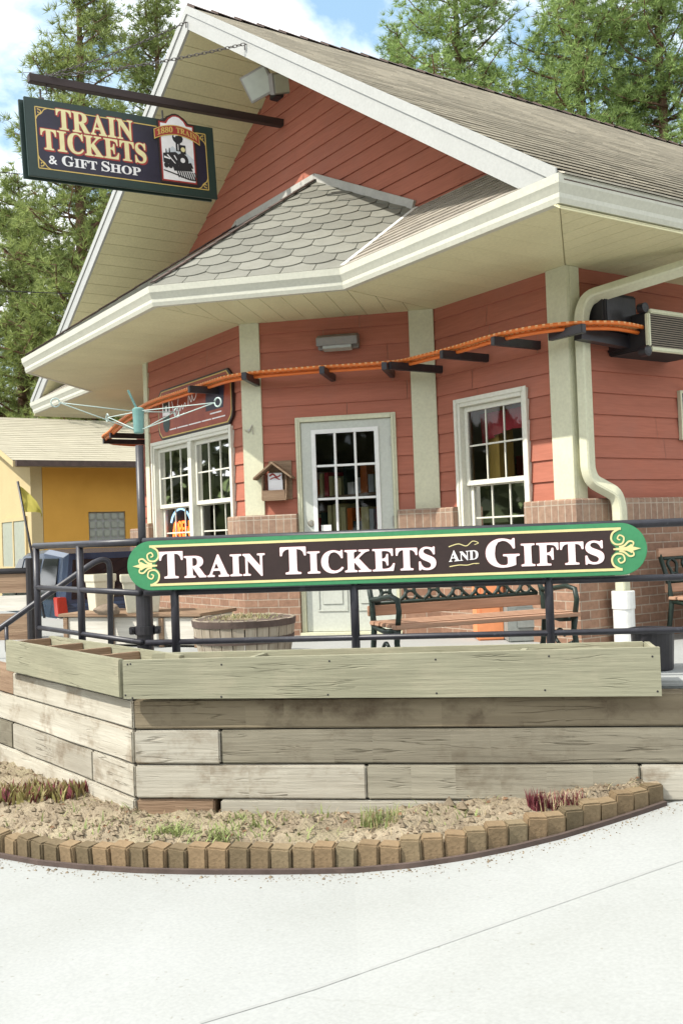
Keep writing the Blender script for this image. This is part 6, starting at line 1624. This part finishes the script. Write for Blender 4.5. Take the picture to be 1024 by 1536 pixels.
# ------------------------------------------------------------------ seen through the windows
MT['post'] = mat('honey_wood_post', (0.72, 0.48, 0.13), (0.62, 0.41, 0.11), scale=(18, 2, 1), mode='UV', rough=.6, bump=.1)
c = ony(750, 700, YG + .39); m = MB(); m.abox(c.x - .09, c.x + .09, YG + .30, YG + .48, ZD, ZS - .1); tag(m.build('shop_post', MT['post']), 'honey coloured wooden post inside the right window', 'post')
m = MB(); c0_ = ony(690, 640, YG + .35); vs = []
for i in range(25):
    x = wr0.x + .02 + (wr1.x - wr0.x - .04) * i / 24; zt2 = 2.80; zb2 = 2.52 + .10 * abs(math.sin(i / 24 * math.pi))
    vs += [V((x, YG + .24 + .02 * math.sin(i * 2.1), zt2)), V((x, YG + .26 + .03 * math.sin(i * 2.1), zb2))]
m.add(vs, [(2 * i, 2 * i + 1, 2 * i + 3, 2 * i + 2) for i in range(24)]); MT['redcloth'] = plain('dark_red_cloth', (0.55, 0.05, 0.07), .8); tag(m.build('valance', MT['redcloth']), 'dark red cloth valance hung inside the right window', 'valance')
for k, (x, y_, w_, lab) in enumerate(((-6.75, 6.95, 1.3, 'shop shelf of goods deep inside the right window'), (-9.9, 6.6, 1.9, 'shop shelf of goods inside the double window'))):
    o = empty('shop_shelf', V((x, y_, ZD)), lab, 'shelf'); m = MB()
    for z in (.05, .5, .95, 1.4): m.abox(x - w_ / 2, x + w_ / 2, y_, y_ + .4, ZD + z, ZD + z + .03)
    for s in (-1, 1): m.abox(x + s * w_ / 2 - .02, x + s * w_ / 2 + .02, y_ - .002, y_ + .41, ZD, ZD + 1.6)
    m.build('shelving', MT['wood_brown'], o); m = MB(); cols_ = ['redcloth', 'skyblue', 'pale', 'dgreen', 'orange', 'signwhite']
    g = [MB() for _ in cols_]
    for z in (.08, .53, .98, 1.43):
        xx = x - w_ / 2 + .05
        while xx < x + w_ / 2 - .15:
            w2 = rnd.uniform(.06, .16); g[rnd.randrange(6)].abox(xx, xx + w2, y_ + .04, y_ + .3, ZD + z + .001, ZD + z + rnd.uniform(.12, .36)); xx += w2 + rnd.uniform(.01, .06)
    for gg, cn in zip(g, cols_):
        if gg.v: gg.build('goods', MT[cn], o)
# neon OPEN sign in the double window
c = ony(273, 787, K2.y + .12); MT['neon_o'] = plain('orange_neon', (1.0, .16, .03), .4, emit=1.6); MT['neon_b'] = plain('blue_neon', (.35, .6, .9), .4, emit=.8)
ne = empty('neon_sign', c, 'orange and blue lit OPEN sign in the lower left pane of the double window', 'sign')
NP = lambda x, y, h=0.0: c + V((x, -h, y))
m = MB(); put_text(m, 'OPEN', NP, -.20, .22, -.13, .17, 1, 0, .012, .003, track=.06, bold=False); m.build('open_letters', MT['neon_o'], ne, fixn=False)
m = MB(); m.tube([NP(x, y, .012) for x, y in arc(.0, -.02, .27, 15, 165, 18, .20)], .011, 8); m.build('blue_arc', MT['neon_b'], ne, smooth=True)
m = MB(); m.tube([NP(x, y, .012) for x, y in arc(-.12, -.14, .09, 0, 180, 12, .16)], .010, 8); m.build('orange_arc', MT['neon_o'], ne, smooth=True)
m = MB(); m.prism([NP(-.27, -.15, 0), NP(.27, -.15, 0), NP(.27, .16, 0), NP(-.27, .16, 0)], V((0, .02, 0))); m.build('backing', MT['blackmatte'], ne)

# ------------------------------------------------------------------ light, sky, camera
sun_dir = V((-.208 * .75, -.979 * .75, .0)).normalized() * math.cos(R(48.5)) + V((0, 0, math.sin(R(48.5))))
sl = bpy.data.lights.new('sun', 'SUN'); so_ = bpy.data.objects.new('sun', sl); COL.objects.link(so_)
sl.energy = 1.85; sl.angle = R(.53); sl.color = (1.0, .95, .86)
so_.rotation_euler = (-sun_dir).to_track_quat('-Z', 'Y').to_euler()
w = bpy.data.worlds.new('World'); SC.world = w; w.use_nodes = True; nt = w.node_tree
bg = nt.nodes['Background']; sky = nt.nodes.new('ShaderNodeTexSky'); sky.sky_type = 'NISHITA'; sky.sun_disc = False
sky.sun_elevation = R(48.5); sky.sun_rotation = math.atan2(sun_dir.x, sun_dir.y); sky.air_density = 1.0; sky.dust_density = 1.5; sky.ozone_density = 1.0
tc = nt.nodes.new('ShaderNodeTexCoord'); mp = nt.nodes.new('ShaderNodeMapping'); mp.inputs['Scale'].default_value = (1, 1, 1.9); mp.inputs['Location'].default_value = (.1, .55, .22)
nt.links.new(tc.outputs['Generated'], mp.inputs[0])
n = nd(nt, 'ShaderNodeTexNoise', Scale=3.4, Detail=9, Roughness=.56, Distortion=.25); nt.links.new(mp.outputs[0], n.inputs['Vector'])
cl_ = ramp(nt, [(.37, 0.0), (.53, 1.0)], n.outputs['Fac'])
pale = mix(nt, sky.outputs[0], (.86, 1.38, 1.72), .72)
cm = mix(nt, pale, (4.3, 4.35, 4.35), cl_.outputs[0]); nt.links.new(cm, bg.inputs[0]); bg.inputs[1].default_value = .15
cd = bpy.data.cameras.new('camera'); co_ = bpy.data.objects.new('camera', cd); COL.objects.link(co_)
cd.sensor_fit = 'VERTICAL'; cd.sensor_height = 36; cd.sensor_width = 24; cd.lens = FPX / 1536 * 36; cd.clip_start = .05; cd.clip_end = 2000
mx = Matrix.Identity(4)
for i in range(3): mx[i][0], mx[i][1], mx[i][2], mx[i][3] = CR[i], CU[i], -FW[i], CAM[i]
co_.matrix_world = mx; SC.camera = co_
SC.view_settings.view_transform = 'Standard'; SC.view_settings.look = 'None'; SC.view_settings.exposure = 1.64; SC.view_settings.gamma = 1.0
SC.cycles.use_denoising = True; SC.cycles.max_bounces = 8; SC.cycles.transparent_max_bounces = 12; SC.cycles.caustics_reflective = False; SC.cycles.caustics_refractive = False
